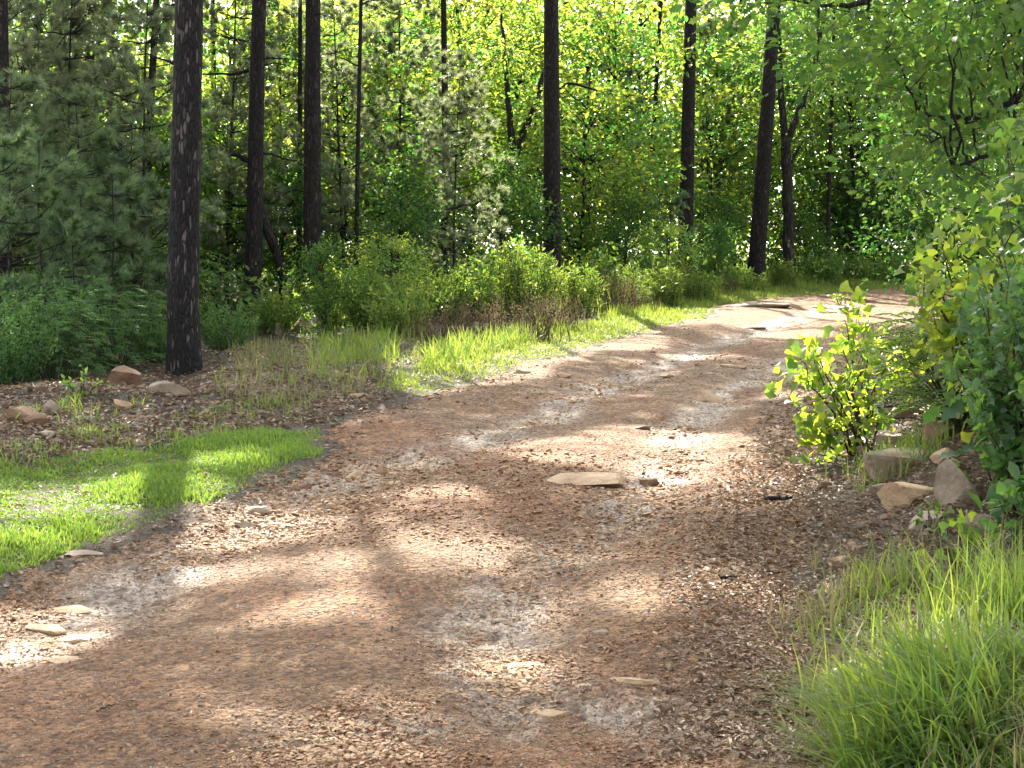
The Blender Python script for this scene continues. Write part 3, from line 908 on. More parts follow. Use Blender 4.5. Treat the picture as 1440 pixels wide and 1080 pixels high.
for (gp_, kind), es in groups.items():
    es.sort(key=lambda e: e[1])
    for i, (px, d, kd, v, s) in enumerate(es):
        size = "tall" if d > 34 else ("small" if d < 25 else "bushy")
        tone = {"pine": ["grey-green", "grey-green", "dark green", "grey-green", "dark green"], "oak": ["yellow-green", "yellow-green", "green", "green", "yellow-green"]}[kind][v]
        kn = "young pine" if kind == "pine" else "leafy sapling"
        rank = "the only one there" if len(es) == 1 else ORD[i]
        lab = f"{size} {tone} {kn} between {gp_[0]} and {gp_[1]}, {rank}"
        place((PV if kind == "pine" else UV)[v], "young_pine" if kind == "pine" else "leafy_sapling", lab, "young pine" if kind == "pine" else "sapling",
              at(px, d) - np.array([0, 0, .05]), "young pines in the wood" if kind == "pine" else "leafy saplings in the wood", rng.uniform(0, 6.28), s * rng.uniform(.94, 1.06))

# ---- the far wood behind everything
mb = MB()
nf = 1150
yy = rng.uniform(58, 100, nf); xx = rng.uniform(-.46, .5, nf) * yy
zz = rng.random(nf) ** 1.5 * 20
for x, y, z in zip(xx, yy, zz):
    n = 70
    ctr = np.array([x, y, 1.9 + z])
    off = rng.normal(size=(n, 3)) * np.array([.9, .9, .6])
    L = .30 * rng.uniform(.6, 1.2, n)
    scatter(mb, KITE, ctr + off, rdir(n), nrm(rdir(n) + np.array([0, 0, .4])), L, L, np.clip(.5 + .2 * rng.normal() + .2 * rng.normal(size=n), 0, 1))
tag(link("distant_wood", mb.mesh("distant_wood", M["under"], False)), "distant sunlit wood closing the view behind the saplings", "wood", kind="stuff")

# low leafy growth covering the floor of the wood
mb = MB()
nf = 800
yy = rng.uniform(24, 60, nf); xx = rng.uniform(-.5, .55, nf) * yy
sdw = road_sd(xx, yy)
for x, y, s_ in zip(xx, yy, sdw):
    if s_ > -1.6 or (y < 30 and x > -2): continue
    n = 60
    ctr = np.array([x, y, float(height(np.array([x]), np.array([y]))[0]) + rng.uniform(.1, 1.0) * (.5 if y < 32 else 1)])
    off = rng.normal(size=(n, 3)) * np.array([.5, .5, .25])
    L = .14 * rng.uniform(.6, 1.2, n)
    scatter(mb, SIMPLE, ctr + off, rdir(n), nrm(rdir(n) + np.array([0, 0, .6])), L, L * 1.1, np.clip(.5 + .2 * rng.normal() + .2 * rng.normal(size=n), 0, 1))
tag(link("woodland_undergrowth", mb.mesh("woodland_undergrowth", M["shrub"], False)), "low leafy undergrowth covering the floor of the wood", "undergrowth", kind="stuff")

# ---------------------------------------------------------------- shrubs and weeds
def shrub(seed, h, r, nstem, per, leaf, mat, tpl=SIMPLE, stem="stem", flat=.3, upright=.6, ratio=1.1, foot=.25):
    g = np.random.default_rng(seed)
    w = MB(); c = MB()
    for i in range(nstem):
        a = g.uniform(0, 6.28); f = math.sqrt(g.random())
        tip = np.array([r * f * math.cos(a), r * f * math.sin(a), h * g.uniform(.55, 1.0) * (1 - .3 * f)])
        b0 = np.array([tip[0] * foot + g.normal() * foot * .3 * r, tip[1] * foot + g.normal() * foot * .3 * r, -.05])
        Q = bough(w, b0, tip, .007, .002, 8, .06 * upright, .06, 4, g)
        n = int(per * g.uniform(.7, 1.3))
        t = g.uniform(.2, 1.02, n)
        C = np.stack([np.interp(t, np.linspace(0, 1, len(Q)), Q[:, k]) for k in range(3)], 1) + g.normal(size=(n, 3)) * .035 * r
        D = nrm(rdir(n, g) + .5 * nrm(tip)[None])
        Nn = nrm(np.array([0, 0, 1.0])[None] * flat + rdir(n, g) * .6)
        L = leaf * g.uniform(.6, 1.2, n)
        scatter(c, tpl, C, D, Nn, L, L * ratio, np.clip(.5 + .15 * g.normal() + .22 * g.normal(size=n), 0, 1))
    return w.mesh("stem", M[stem]), c.mesh("foliage", M[mat], False)

def fern_shrub(seed, h, r, nfrond, mat, leaflet=.05, pairs=12, flen=.4, stem="stem"):
    """stems carrying feathery pinnate leaves"""
    g = np.random.default_rng(seed)
    w = MB(); c = MB()
    for i in range(nfrond):
        a = g.uniform(0, 6.28); f = math.sqrt(g.random())
        o = np.array([r * f * math.cos(a), r * f * math.sin(a), h * g.uniform(.12, .92) * (1 - .25 * f)])
        if i % 3 == 0: bough(w, (o[0] * .3, o[1] * .3, -.05), o, .008, .003, 6, .04, .04, 4, g)
        a2 = a + g.normal() * .8
        d = nrm(np.array([math.cos(a2), math.sin(a2), g.uniform(-.1, .7)]))
        fl = flen * g.uniform(.6, 1.2)
        t = np.linspace(0, 1, 7)
        P = o + d[None] * (t * fl)[:, None]; P[:, 2] -= .35 * fl * t ** 2
        tube(w, P, .003 - .002 * t, 3)
        tt = np.linspace(.12, 1, pairs)
        C = np.stack([np.interp(tt, t, P[:, k]) for k in range(3)], 1)
        dl = nrm(np.gradient(C, axis=0)); sd_ = nrm(np.cross(dl, np.array([0, 0, 1.0])))
        up = np.cross(sd_, dl)
        L = leaflet * np.sin(np.clip(tt * 2.6, .5, 2.7)) * g.uniform(.85, 1.15) + .008
        tn = np.clip(.5 + .2 * g.normal(), 0, 1)
        for s in (1, -1):
            scatter(c, LANCE, C, sd_ * s + dl * .45 + g.normal(size=C.shape) * .12, up + g.normal(size=C.shape) * .2, L, L * 1.5, tn + .08 * g.normal(size=len(C)))
    return w.mesh("stem", M[stem]), c.mesh("foliage", M[mat], False)

SV = {
    "leafy": [shrub(301, 1.25, .75, 60, 42, .075, "shrub"), shrub(302, 1.0, .8, 56, 40, .07, "shrub"), shrub(303, 1.5, .7, 56, 46, .085, "under")],
    "brush": [shrub(311, .95, .75, 90, 26, .035, "brush", LANCE, "twig", ratio=1.6, foot=.75), shrub(312, .8, .7, 90, 24, .035, "brush", LANCE, "twig", ratio=1.6, foot=.75)],
    "weedy": [shrub(321, 1.15, .5, 60, 26, .11, "grass", LANCE, "stem", .1, 1.0, foot=.6), shrub(322, .85, .5, 60, 24, .10, "shrub", LANCE, "stem", .1, 1.0, foot=.6)],
    "dark": [shrub(331, 1.5, .8, 80, 48, .055, "dark_shrub"), fern_shrub(332, 1.5, .8, 260, "dark_shrub", .055, 11, .36)],
}
def S_(kind, v, px, d, s, label, name="shrub", cat="shrub"):
    if kind == "dark" and d < 23: d *= .92
    place(SV[kind][v], name, label, cat, at(px, d) - np.array([0, 0, .03]), "undergrowth along the wood's edge", rng.uniform(0, 6.28), s * rng.uniform(.6, 1.05), ("stem", "foliage"))
for row in [
    ("dark", 0, 15, 18.3, .8, "dark green bush at the left edge above the grey stones"),
    ("dark", 1, 75, 18.9, .85, "feathery dark bush second from the left edge"),
    ("dark", 0, 60, 20.5, 1.2, "tall dark bush behind the two low dark bushes at far left"),
    ("dark", 1, 150, 20.3, 1.0, "feathery dark bush behind the sloping orange-brown rock"),
    ("dark", 0, 215, 21.0, 1.0, "dark bush touching the left side of the scaly pine"),
    ("dark", 1, 190, 24.0, 1.5, "tall dark bush farther behind the scaly pine on its left"),
    ("dark", 0, 120, 24.5, 1.4, "dark leafy bush deep in shade, midway from left edge to scaly pine"),
    ("dark", 1, 20, 25.0, 1.5, "big feathery dark bush behind the left edge trunk"),
    ("dark", 0, 320, 22.5, .75, "dark bush just right of the scaly pine's foot"),
    ("leafy", 0, 385, 24.0, .9, "glossy green bush growing over the crooked pine's right side"),
    ("dark", 1, 305, 25.5, 1.2, "feathery bush behind the gap from scaly pine to crooked pine"),
    ("leafy", 1, 420, 25.5, .8, "green bush hiding the shaggy pine's foot"),
    ("leafy", 2, 465, 25.5, .95, "yellow-green leafy bush right of the shaggy pine"),
    ("leafy", 0, 520, 24.0, 1.15, "broad green bush left of the brown brush"),
    ("weedy", 1, 560, 22.6, 1.1, "feathery green weed clump standing left of the brown brush"),
    ("leafy", 1, 600, 25.5, 1.45, "big green bush behind the brown brush on its left"),
    ("leafy", 2, 660, 26.5, 1.25, "yellow-topped bush behind the middle of the brown brush"),
    ("leafy", 2, 725, 28.0, 1.15, "yellow-green bush in front of the bare pine's foot"),
    ("brush", 0, 640, 21.2, 1.09, "dry brown brush mound, left one of the brown pair"),
    ("brush", 1, 715, 21.8, 1.28, "dry brown brush mound, larger middle one above the grass"),
    ("brush", 1, 770, 23.5, 1.28, "dry brown brush mound nearest the bare pine's foot"),
    ("brush", 0, 590, 21.8, .7, "thin grey-brown brush between green weeds and brown mounds"),
    ("weedy", 0, 745, 25.0, 1.4, "tall yellow weed clump behind the brown brush"),
    ("weedy", 0, 815, 26.5, 1.3, "yellow-green weed clump right of the bare pine"),
    ("brush", 0, 850, 28.0, 1.1, "brown brush right of the bare pine behind the grass verge"),
    ("weedy", 0, 885, 30.0, 1.4, "tall pale weed clump left of the slim pine"),
    ("weedy", 0, 930, 31.5, 1.5, "tall bright weed clump in front of the slim pine"),
    ("brush", 0, 905, 29.5, .7, "low reddish brown brush below the slim pine"),
    ("weedy", 1, 985, 33.5, 1.0, "green weed clump right of the slim pine"),
    ("brush", 1, 1010, 36.0, .9, "pale dry brush left of the leaning pine's foot"),
    ("weedy", 1, 1050, 37.0, .9, "green weed clump in front of the leaning pine"),
    ("weedy", 0, 1100, 39.5, .9, "yellow-green weed clump at the forked oak's foot"),
    ("leafy", 0, 1160, 42.0, 1.0, "green bush behind the road's far bend, nearest the forked oak"),
    ("leafy", 1, 1215, 43.0, 1.1, "dark green bush hanging over the middle of the far bend"),
    ("leafy", 0, 1265, 43.5, 1.2, "green bush at the right end of the far bend"),
    ("weedy", 1, 1130, 41.0, .7, "low green weeds by the far bend beside the forked oak"),
    ("leafy", 2, 840, 33.0, 1.3, "yellow-lit bush behind the grass between bare pine and slim pine"),
    ("leafy", 2, 1000, 41.0, .9, "yellow-lit bush behind the slim pine and leaning pine gap"),
]: S_(*row)

# ---- the bank on the right: near plants
def oak_shrub(name, label, base, stems, per, leaf, mat, seed, spread=.12, tpl=BLACKJACK, tw=.12):
    """a multi-stemmed young oak; stems: tip positions in local metres"""
    g = np.random.default_rng(seed)
    root = empty(name, label, "oak sapling" if "sapling" in name else "shrub", base)
    w = MB(); c = MB()
    for tip in stems:
        tip = np.array(tip, float)
        b0 = np.array([g.normal() * .03, g.normal() * .03, -.06])
        Q = bough(w, b0, tip, .010, .003, 9, .05, .07, 6, g)
        ends = [(tip, nrm(Q[-1] - Q[-2]))]
        for k in range(3):
            t = g.uniform(.4, .9); p = np.array([np.interp(t, np.linspace(0, 1, 9), Q[:, i]) for i in range(3)])
            e = p + g.normal(size=3) * tw + nrm(tip) * tw * .66
            bough(w, p, e, .004, .002, 5, 0, .08, 4, g)
            ends.append((e, nrm(e - p)))
        for e, d in ends:
            n = int(per * g.uniform(.7, 1.3))
            C = e + g.normal(size=(n, 3)) * spread * .45
            D = nrm(rdir(n, g) + .55 * d[None] + np.array([0, 0, -.05]))
            Nn = nrm(np.array([0, -.25, 1.0])[None] * .55 + rdir(n, g) * .6)
            L = leaf * g.uniform(.55, 1.15, n)
            scatter(c, tpl, C, D, Nn, L, L * 1.05, np.clip(.5 + .12 * g.normal() + .25 * g.normal(size=n), 0, 1))
    link("stem", w.mesh("stem", M["twig"]), root)
    link("foliage", c.mesh("foliage", M[mat], True), root)
    return root

b = gp(1205, 640); D0 = b[1]
L_ = lambda px, py, dd=0.0: loc_at(b, px, py, D0 + dd)
oak_shrub("oak_sapling", "yellow-lit oak sapling leaning over the road in front of the twig pile", b,
          [L_(1125, 505, -.1), L_(1140, 488, .1), L_(1150, 520, -.2), L_(1188, 450, .05), L_(1185, 490, -.1), L_(1215, 480, .1), L_(1235, 470, .25), L_(1255, 490, .1), L_(1285, 500, .2),
           L_(1165, 545, -.2), L_(1200, 540, -.2), L_(1235, 520, -.1), L_(1150, 600, -.2), L_(1150, 622, -.15), L_(1180, 590, -.25), L_(1210, 585, .1)], 11, .096, "oak_bright", 401)
b = gp(1395, 620); D0 = b[1]
L_ = lambda px, py, dd=0.0: loc_at(b, px, py, D0 + dd)
oak_shrub("oak_shrub", "sunlit oak shrub with yellow leaves above the feathery dark bush", b,
          [L_(rng.uniform(1310, 1440), rng.uniform(275, 470), rng.normal() * .3) for i in range(17)] + [L_(1300, 385, .1), L_(1308, 410, 0), L_(1312, 440, 0), L_(1320, 300, 0)], 11, .085, "oak_bright", 402)
b = gp(1470, 560); D0 = b[1]
L_ = lambda px, py, dd=0.0: loc_at(b, px, py, D0 + dd)
oak_shrub("oak_shrub", "tall oak shrub at the right edge under the overhanging oak", b,
          [L_(rng.uniform(1380, 1500), rng.uniform(110, 420), rng.normal() * .4) for i in range(20)], 12, .09, "oak", 403)

for px, py, h_, r_, n_, sd_, lab in [(1495, 735, 1.30, .36, 330, 411, "large dark green lobed-leaf bush spilling over the right bank rocks"),
                                     (1490, 700, 1.5, .42, 260, 412, "lobed-leaf green bush at the right edge behind the large one"),
                                     (1372, 590, .85, .42, 260, 413, "feathery green bush behind the grey boulder")]:
    b = gp(px, py)
    if sd_ == 413: pm = fern_shrub(sd_, h_, r_, n_, "shrub", .05, 12, .30)
    else: pm = shrub(sd_, h_, r_ * 1.25, 70, 46, .075, "dark_shrub", LOBED, "twig", .35, .5, 1.0, .4)
    place(pm, "feathery_bush" if sd_ == 413 else "leafy_bush", lab, "bush", b, "bushes on the right bank", 0, 1, ("stem", "foliage"))
b = gp(1400, 640)
L_ = lambda px, py, dd=0.0: loc_at(b, px, py, b[1] + dd)
oak_shrub("oak_seedling", "bluish oak seedling with big lobed leaves in the feathery bush", b + np.array([0, -.35, 0]),
          [L_(1385, 565), L_(1400, 585), L_(1420, 600), L_(1365, 620), L_(1410, 560)], 6, .17, "dark_shrub", 421, .1, LOBED)
for px, py, tips, mt, lf, sd_, lab in [(1352, 800, [(0, 0, .16), (-.08, 0, .12), (.08, -.05, .12)], "oak_bright", .065, 431, "yellow-green oak seedling above the tall roadside grass"),
                                       (1305, 752, [(0, 0, .11), (.06, 0, .08)], "oak", .05, 432, "little green seedling beside the pale bank rock"),
                                       (1440, 775, [(0, 0, .3), (-.12, 0, .24), (.1, 0, .2), (0, -.1, .25)], "dark_shrub", .11, 433, "low glossy green seedling under the large lobed-leaf bush"),
                                       (1462, 745, [(0, 0, .4), (-.15, 0, .3), (.1, 0, .3), (0, -.15, .35)], "dark_shrub", .11, 434, "glossy dark seedling at the right edge below the bush"),
                                       (118, 557, [(0, 0, .16), (-.14, 0, .12), (.14, 0, .12), (0, -.1, .13)], "shrub", .06, 435, "pale green seedling left of the small pale stone by the scaly pine"),
                                       (400, 463, [(0, 0, .25), (.08, 0, .22)], "oak_bright", .10, 436, "bright green seedling between the two pale rocks"),
                                       (1098, 852, [(0, 0, .05), (.03, 0, .04)], "red_leaf", .022, 437, "tiny dark red seedling at the road's right edge"),
                                       (1180, 428, [(0, 0, .15), (.1, 0, .14), (-.1, 0, .15)], "oak_bright", .08, 438, "small bright weed growing in the road near its crest")]:
    g0 = gp(px, py)
    oak_shrub("seedling", lab, g0, tips, 5, lf, mt, sd_, .06, SIMPLE if mt != "oak_bright" else BLACKJACK, .04 if mt != "red_leaf" else .015)

# ---------------------------------------------------------------- rocks
def rock_geo(seed, sx, sy, sz, cuts=12, rough=.035):
    """angular block: a rounded lump cut by planes"""
    g = np.random.default_rng(seed)
    bm = bmesh.new()
    bmesh.ops.create_icosphere(bm, subdivisions=4, radius=1.0)
    V = np.array([v.co[:] for v in bm.verts])
    for i in range(cuts):
        n = rdir(1, g)[0]; n[2] *= .8; n /= np.linalg.norm(n)
        d = g.uniform(.38, .68)
        s = V @ n
        V = V - np.maximum(s - d, 0)[:, None] * n * .96
    V = V * (1 + rough * fbm(V[:, 0] * 2.2, V[:, 1] * 2.2, V[:, 2] * 2.2 + seed, seed=seed, octv=4))[:, None]
    V = V / np.abs(V).max(0)
    V = V * np.array([sx, sy, sz])
    Fc = np.array([[v.index for v in f.verts] for f in bm.faces])
    bm.free()
    return V, Fc

def rock(px, py, wpx, hpx, mat, label, seed, depth=.8, tilt=(0, 0), sink=.35, name="rock", rz=None):
    """a stone whose foot is at photo pixel (px, py), wpx wide and hpx high in the photo"""
    b = gp(px, py); d = b[1]
    sx = wpx * d / F / 2; vis = hpx * d / F
    slope = max((CAM[2] - b[2]) / d, .02)
    sy = sx * depth
    sz = max(vis - 2 * sy * slope * .8, vis * .35, .015)
    V, Fc = rock_geo(seed, sx, sy, sz / (2 - 2 * sink) * 1.0 if sink < .9 else sz)
    mb = MB(); mb.add(V, [Fc], .62)
    o = link(name, mb.mesh(name, M[mat], True))
    hz = sz / (2 - 2 * sink)
    if float(road_sd(b[0:1], b[1:2])[0]) > 0: b = b + np.array([0, 0, float(road_surface(b[0:1], b[1:2])[0][0]) - b[2] - .004])
    o.location = b + np.array([0, sy, hz * (1 - 2 * sink) + slope * 0 + .045 * sy])
    o.rotation_euler = (tilt[0] + .045, tilt[1], rz if rz is not None else random.uniform(-.25, .25))
    try:
        o.data.set_sharp_from_angle(angle=R(16))
    except Exception:
        pass
    return tag(o, label, "rock", "stones of the road and banks")

for a in [
    # right bank
    (1285, 718, 112, 50, "tan_rock", "tan slab tilted toward the road on the right bank", 501, .8, (.1, -.25)),
    (1350, 714, 79, 70, "grey_rock", "grey boulder right of the tilted tan slab", 502, .8, (.1, .1)),
    (1282, 668, 118, 50, "mossy_rock", "wide mossy boulder with grass on it above the tan slab", 503, .8, (0, .05)),
    (1328, 625, 62, 45, "brown_rock", "brown rock behind the mossy boulder", 504, .9, (.1, -.3)),
    (1316, 745, 76, 35, "grey_rock", "pale rock lying just below the tilted tan slab", 505, .8, (0, 0)),
    (1228, 668, 40, 24, "tan_rock", "small tan stone left of the mossy boulder", 506, .8, (0, .1)),
    (1203, 775, 30, 15, "tan_rock", "small pale stone above the two grass tufts", 507, .7, (0, 0)),
    (1186, 797, 32, 17, "tan_rock", "yellowish stone at the edge of the leaf litter", 508, .7, (0, 0)),
    (1290, 585, 90, 18, "grey_rock", "flat dark slab under the twig pile", 509, .6, (0, -.1)),
    (1300, 548, 80, 16, "grey_rock", "shaded flat slab behind the oak sapling", 510, .6, (0, .05)),
    (1255, 735, 36, 14, "brown_rock", "rusty stone in the hollow left of the tan slab", 511, .7, (0, 0)),
    (1160, 690, 24, 14, "brown_rock", "rusty brown stone at the foot of the right bank", 512, .7, (0, 0)),
    (1215, 640, 28, 14, "grey_rock", "grey stone at the oak sapling's foot", 513, .7, (0, 0)),
    (1352, 668, 46, 22, "brown_rock", "brown rock resting on the grey boulder's left shoulder", 514, .7, (0, .2)),
    (1250, 700, 48, 20, "grey_rock", "flat grey stone wedged under the mossy boulder's left end", 515, .7, (.05, .1)),
    (1340, 652, 50, 22, "tan_rock", "tan slab leaning on the mossy boulder's right end", 516, .7, (.1, -.3)),
    (1262, 622, 60, 18, "grey_rock", "grey slab between the oak sapling and the mossy boulder", 517, .6, (0, .1)),
    (1385, 745, 50, 26, "grey_rock", "grey stone below the grey boulder at the bush's edge", 518, .8, (.1, .1)),
    (1232, 760, 40, 12, "brown_rock", "brown flat stone half sunk in the leaf litter", 519, .7, (0, 0)),
    # left, by the scaly pine
    (165, 543, 58, 30, "brown_rock", "sloping orange-brown rock left of the scaly pine", 521, .8, (.05, .35)),
    (236, 557, 66, 22, "grey_rock", "flat grey slab at the scaly pine's foot", 522, .6, (0, 0)),
    (168, 576, 30, 18, "tan_rock", "small pale stone below the sloping orange-brown rock", 523, .8, (0, 0)),
    (205, 580, 14, 9, "grey_rock", "pebble-sized pale stone below the flat grey slab", 524, .8, (0, 0)),
    (20, 596, 58, 24, "brown_rock", "brown rock at the left edge of the wood", 525, .8, (0, .1)),
    (48, 602, 42, 22, "brown_rock", "grey rock next to the brown one at left edge", 526, .8, (.1, -.1)),
    (70, 583, 24, 20, "grey_rock", "upright little grey stone behind the left grey rock", 527, .8, (0, .2)),
    (62, 618, 34, 12, "grey_rock", "flat grey stone in front of the left grey rock", 528, .8, (0, 0)),
    (430, 470, 56, 32, "grey_rock", "pale rounded rock in the grass below the shaggy pine", 529, .8, (0, 0)),
    (384, 470, 44, 18, "grey_rock", "low grey rock right of the crooked pine's foot", 530, .8, (0, 0)),
    (500, 690 - 130, 26, 10, "tan_rock", "small tan stone on the litter above the green verge", 531, .7, (0, 0)),
    (250, 610, 20, 9, "tan_rock", "small stone on bare soil above the left grass strip", 532, .7, (0, 0)),
    # on the road
    (832, 691, 128, 22, "tan_rock", "largest tan slab set in the middle of the road", 541, .55, (0, .02)),
    (912, 690, 36, 16, "brown_rock", "brown stone touching the right end of the largest tan slab", 542, .6, (0, 0)),
    (996, 569, 44, 17, "tan_rock", "tan block standing proud in the red dirt", 543, .6, (0, 0)),
    (1072, 434, 112, 7, "grey_rock", "long pale slab at the crest of the road", 544, .35, (0, 0)),
    (1216, 426, 56, 7, "brown_rock", "brown rock at the crest left of the far bush", 545, .4, (0, 0)),
    (1155, 434, 48, 5, "grey_rock", "small pale slab right of the long crest slab", 546, .4, (0, 0)),
    (1060, 462, 60, 5, "tan_rock", "flat slab just below the long crest slab", 547, .5, (0, 0)),
    (1030, 520, 44, 9, "tan_rock", "thin flat stone uphill of the tan block", 548, .6, (0, 0)),
    (940, 532, 34, 8, "tan_rock", "thin flat stone left of the tan block in the wash", 549, .6, (0, 0)),
    (880, 517, 28, 10, "tan_rock", "pale stone near the upper grass verge", 550, .7, (0, 0)),
    (796, 532, 26, 9, "tan_rock", "tan stone right of the bright grass tuft", 551, .7, (0, 0)),
    (735, 527, 24, 8, "tan_rock", "stone at the tip of the bright grass tuft", 552, .7, (0, 0)),
    (905, 608, 30, 10, "brown_rock", "dark brown stone alone on the smooth red dirt", 553, .6, (0, 0)),
    (890, 975, 84, 16, "tan_rock", "yellowish flat slab nearest the camera", 554, .4, (0, 0)),
    (838, 982, 70, 9, "tan_rock", "thin slab overlapped by the nearest yellowish slab", 555, .5, (0, .03)),
    (745, 952, 116, 10, "tan_rock", "long narrow buried slab left of the nearest yellowish slab", 556, .35, (0, 0)),
    (775, 1024, 64, 20, "tan_rock", "orange-tinted slab near the bottom of the picture", 557, .5, (0, 0)),
    (500, 672, 32, 16, "tan_rock", "rounded tan stone, left of a close pair in the left rut", 558, .8, (0, 0)),
    (537, 664, 22, 18, "tan_rock", "upright tan stone, right of a close pair in the left rut", 559, .8, (0, 0)),
    (470, 668, 18, 10, "brown_rock", "small brown stone left of the close pair", 560, .8, (0, 0)),
    (428, 686, 28, 10, "brown_rock", "flat brown stone where the left grass strip ends", 561, .7, (0, 0)),
    (360, 722, 44, 14, "grey_rock", "flat stone at the top of the pale washout", 562, .6, (0, 0)),
    (345, 742, 40, 14, "grey_rock", "pale flagstone in the middle of the washout", 563, .6, (0, 0)),
    (385, 738, 36, 10, "grey_rock", "pale flagstone at the right of the washout", 564, .6, (0, 0)),
    (110, 785, 70, 12, "grey_rock", "worn grey slab below the left grass strip", 565, .4, (0, 0)),
    (90, 862, 90, 14, "tan_rock", "uppermost flagstone of the sunlit wash at left", 566, .5, (0, 0)),
    (55, 890, 80, 16, "tan_rock", "broad flagstone at the left edge of the sunlit wash", 567, .5, (0, .04)),
    (110, 905, 70, 14, "tan_rock", "flagstone at the right of the sunlit wash", 568, .5, (0, 0)),
    (85, 930, 76, 14, "tan_rock", "lowest flagstone of the sunlit wash", 569, .5, (0, 0)),
    (20, 920, 60, 12, "brown_rock", "brown flagstone at the left edge below the sunlit wash", 570, .5, (0, 0)),
    (1118, 735, 18, 10, "tan_rock", "small tan stone beside the dark stick", 571, .7, (0, 0)),
    (1030, 940, 60, 12, "brown_rock", "half-buried reddish slab right of the near gully", 572, .4, (0, 0)),
    (1030, 975, 26, 10, "tan_rock", "small tan stone between near gully and tall grass", 573, .7, (0, 0)),
    (845, 905, 26, 12, "grey_rock", "grey stone at the right lip of the near gully", 574, .7, (0, 0)),
    (700, 885, 44, 12, "grey_rock", "pale grey stone in the bed of the near gully", 575, .6, (0, 0)),
    (690, 925, 50, 9, "grey_rock", "flat grey stone lower in the near gully", 576, .6, (0, 0)),
]:
    rock(*a)

# loose gravel and pebbles of the road: nobody could count them
PEB = []
for s in range(7):
    g = np.random.default_rng(600 + s)
    bm = bmesh.new()
    for p in rdir(11, g) * np.array([1, g.uniform(.6, .9), g.uniform(.3, .55)]): bm.verts.new(p)
    bmesh.ops.convex_hull(bm, input=bm.verts)
    bm.verts.ensure_lookup_table(); bmesh.ops.triangulate(bm, faces=bm.faces)
    loose = [v for v in bm.verts if not v.link_faces]
    bmesh.ops.delete(bm, geom=loose, context='VERTS')
    bm.verts.index_update()
    PEB.append((np.array([v.co[:] for v in bm.verts]), np.array([[v.index for v in f.verts] for f in bm.faces])))
    bm.free()

def pebbles(mb, x, y, size, g, tint, dz=0.0):
    z = road_surface(x, y)[0]
    n = len(x)
    k = g.integers(0, len(PEB), n)
    for s in range(len(PEB)):
        m = k == s; c = int(m.sum())
        if not c: continue
        T, Fc = PEB[s]
        a = g.uniform(0, 6.28, c); ca, sa = np.cos(a), np.sin(a)
        tl = g.normal(size=c) * .25
        V = T[None] * size[m][:, None, None]
        V = V * np.stack([g.uniform(.8, 1.25, c), g.uniform(.75, 1.15, c), g.uniform(.6, 1.15, c)], 1)[:, None]
        zz = V[..., 2] + V[..., 0] * tl[:, None]
        xx = V[..., 0] * ca[:, None] - V[..., 1] * sa[:, None]; yy = V[..., 0] * sa[:, None] + V[..., 1] * ca[:, None]
        P = np.stack([xx + x[m][:, None], yy + y[m][:, None], zz + (z[m] + size[m] * .12 + dz)[:, None]], -1)
        off = (np.arange(c) * len(T))[:, None, None]
        mb.add(P.reshape(-1, 3), [(Fc[None] + off).reshape(-1, 3)], np.repeat(tint[m], len(T)))

def fan(n, d0, d1, t0, t1, g, power=1.0):
    """points spread so that their density in the view is even"""
    u = g.random(n)
    d = 1 / (1 / d0 + u ** power * (1 / d1 - 1 / d0))
    return g.uniform(t0, t1, n) * d, d

g = np.random.default_rng(9)
mb = MB()
x, y = fan(480000, 3.9, 44, -.42, .42, g, .9)
sdv = road_sd(x, y)
gd = np.min(np.stack([gully(x, y)[0] / 1.2, gully(x, y)[1], gully(x, y)[2]]), 0)
patch = sstep(-.15, .45, fbm(x * .9, y * .6, seed=77, octv=4) + .25 * vnoise(x * 4, y * 4, seed=78))
chan = np.exp(-(gd / .26) ** 2) * np.clip(.75 + .9 * fbm(x * 2.6, y * 1.8, seed=79, octv=3), 0, 1.2)
p = np.clip(.24 + .34 * patch + .75 * chan + .22 * np.exp(-((sdv - .2) / .3) ** 2), 0, 1)
k = (sdv > -.12) & (g.random(len(x)) < p)
x, y, chan, patch = x[k], y[k], chan[k], patch[k]
size = g.uniform(.0, 1, len(x)) ** 7 * (.006 + .012 * np.maximum(patch, chan)) + .0036
size = size * (1 + .25 * chan) * np.clip(y / 8, .8, 1.3)
pale = g.random(len(x)) < .08 + .85 * chan
tint = np.where(pale, g.uniform(.62, 1, len(x)), g.uniform(0, .62, len(x)))
pebbles(mb, x, y, size, g, tint, .001)
tag(link("gravel", mb.mesh("gravel", M["gravel"], False)), "loose gravel and pebbles strewn over the red dirt road", "gravel", kind="stuff")

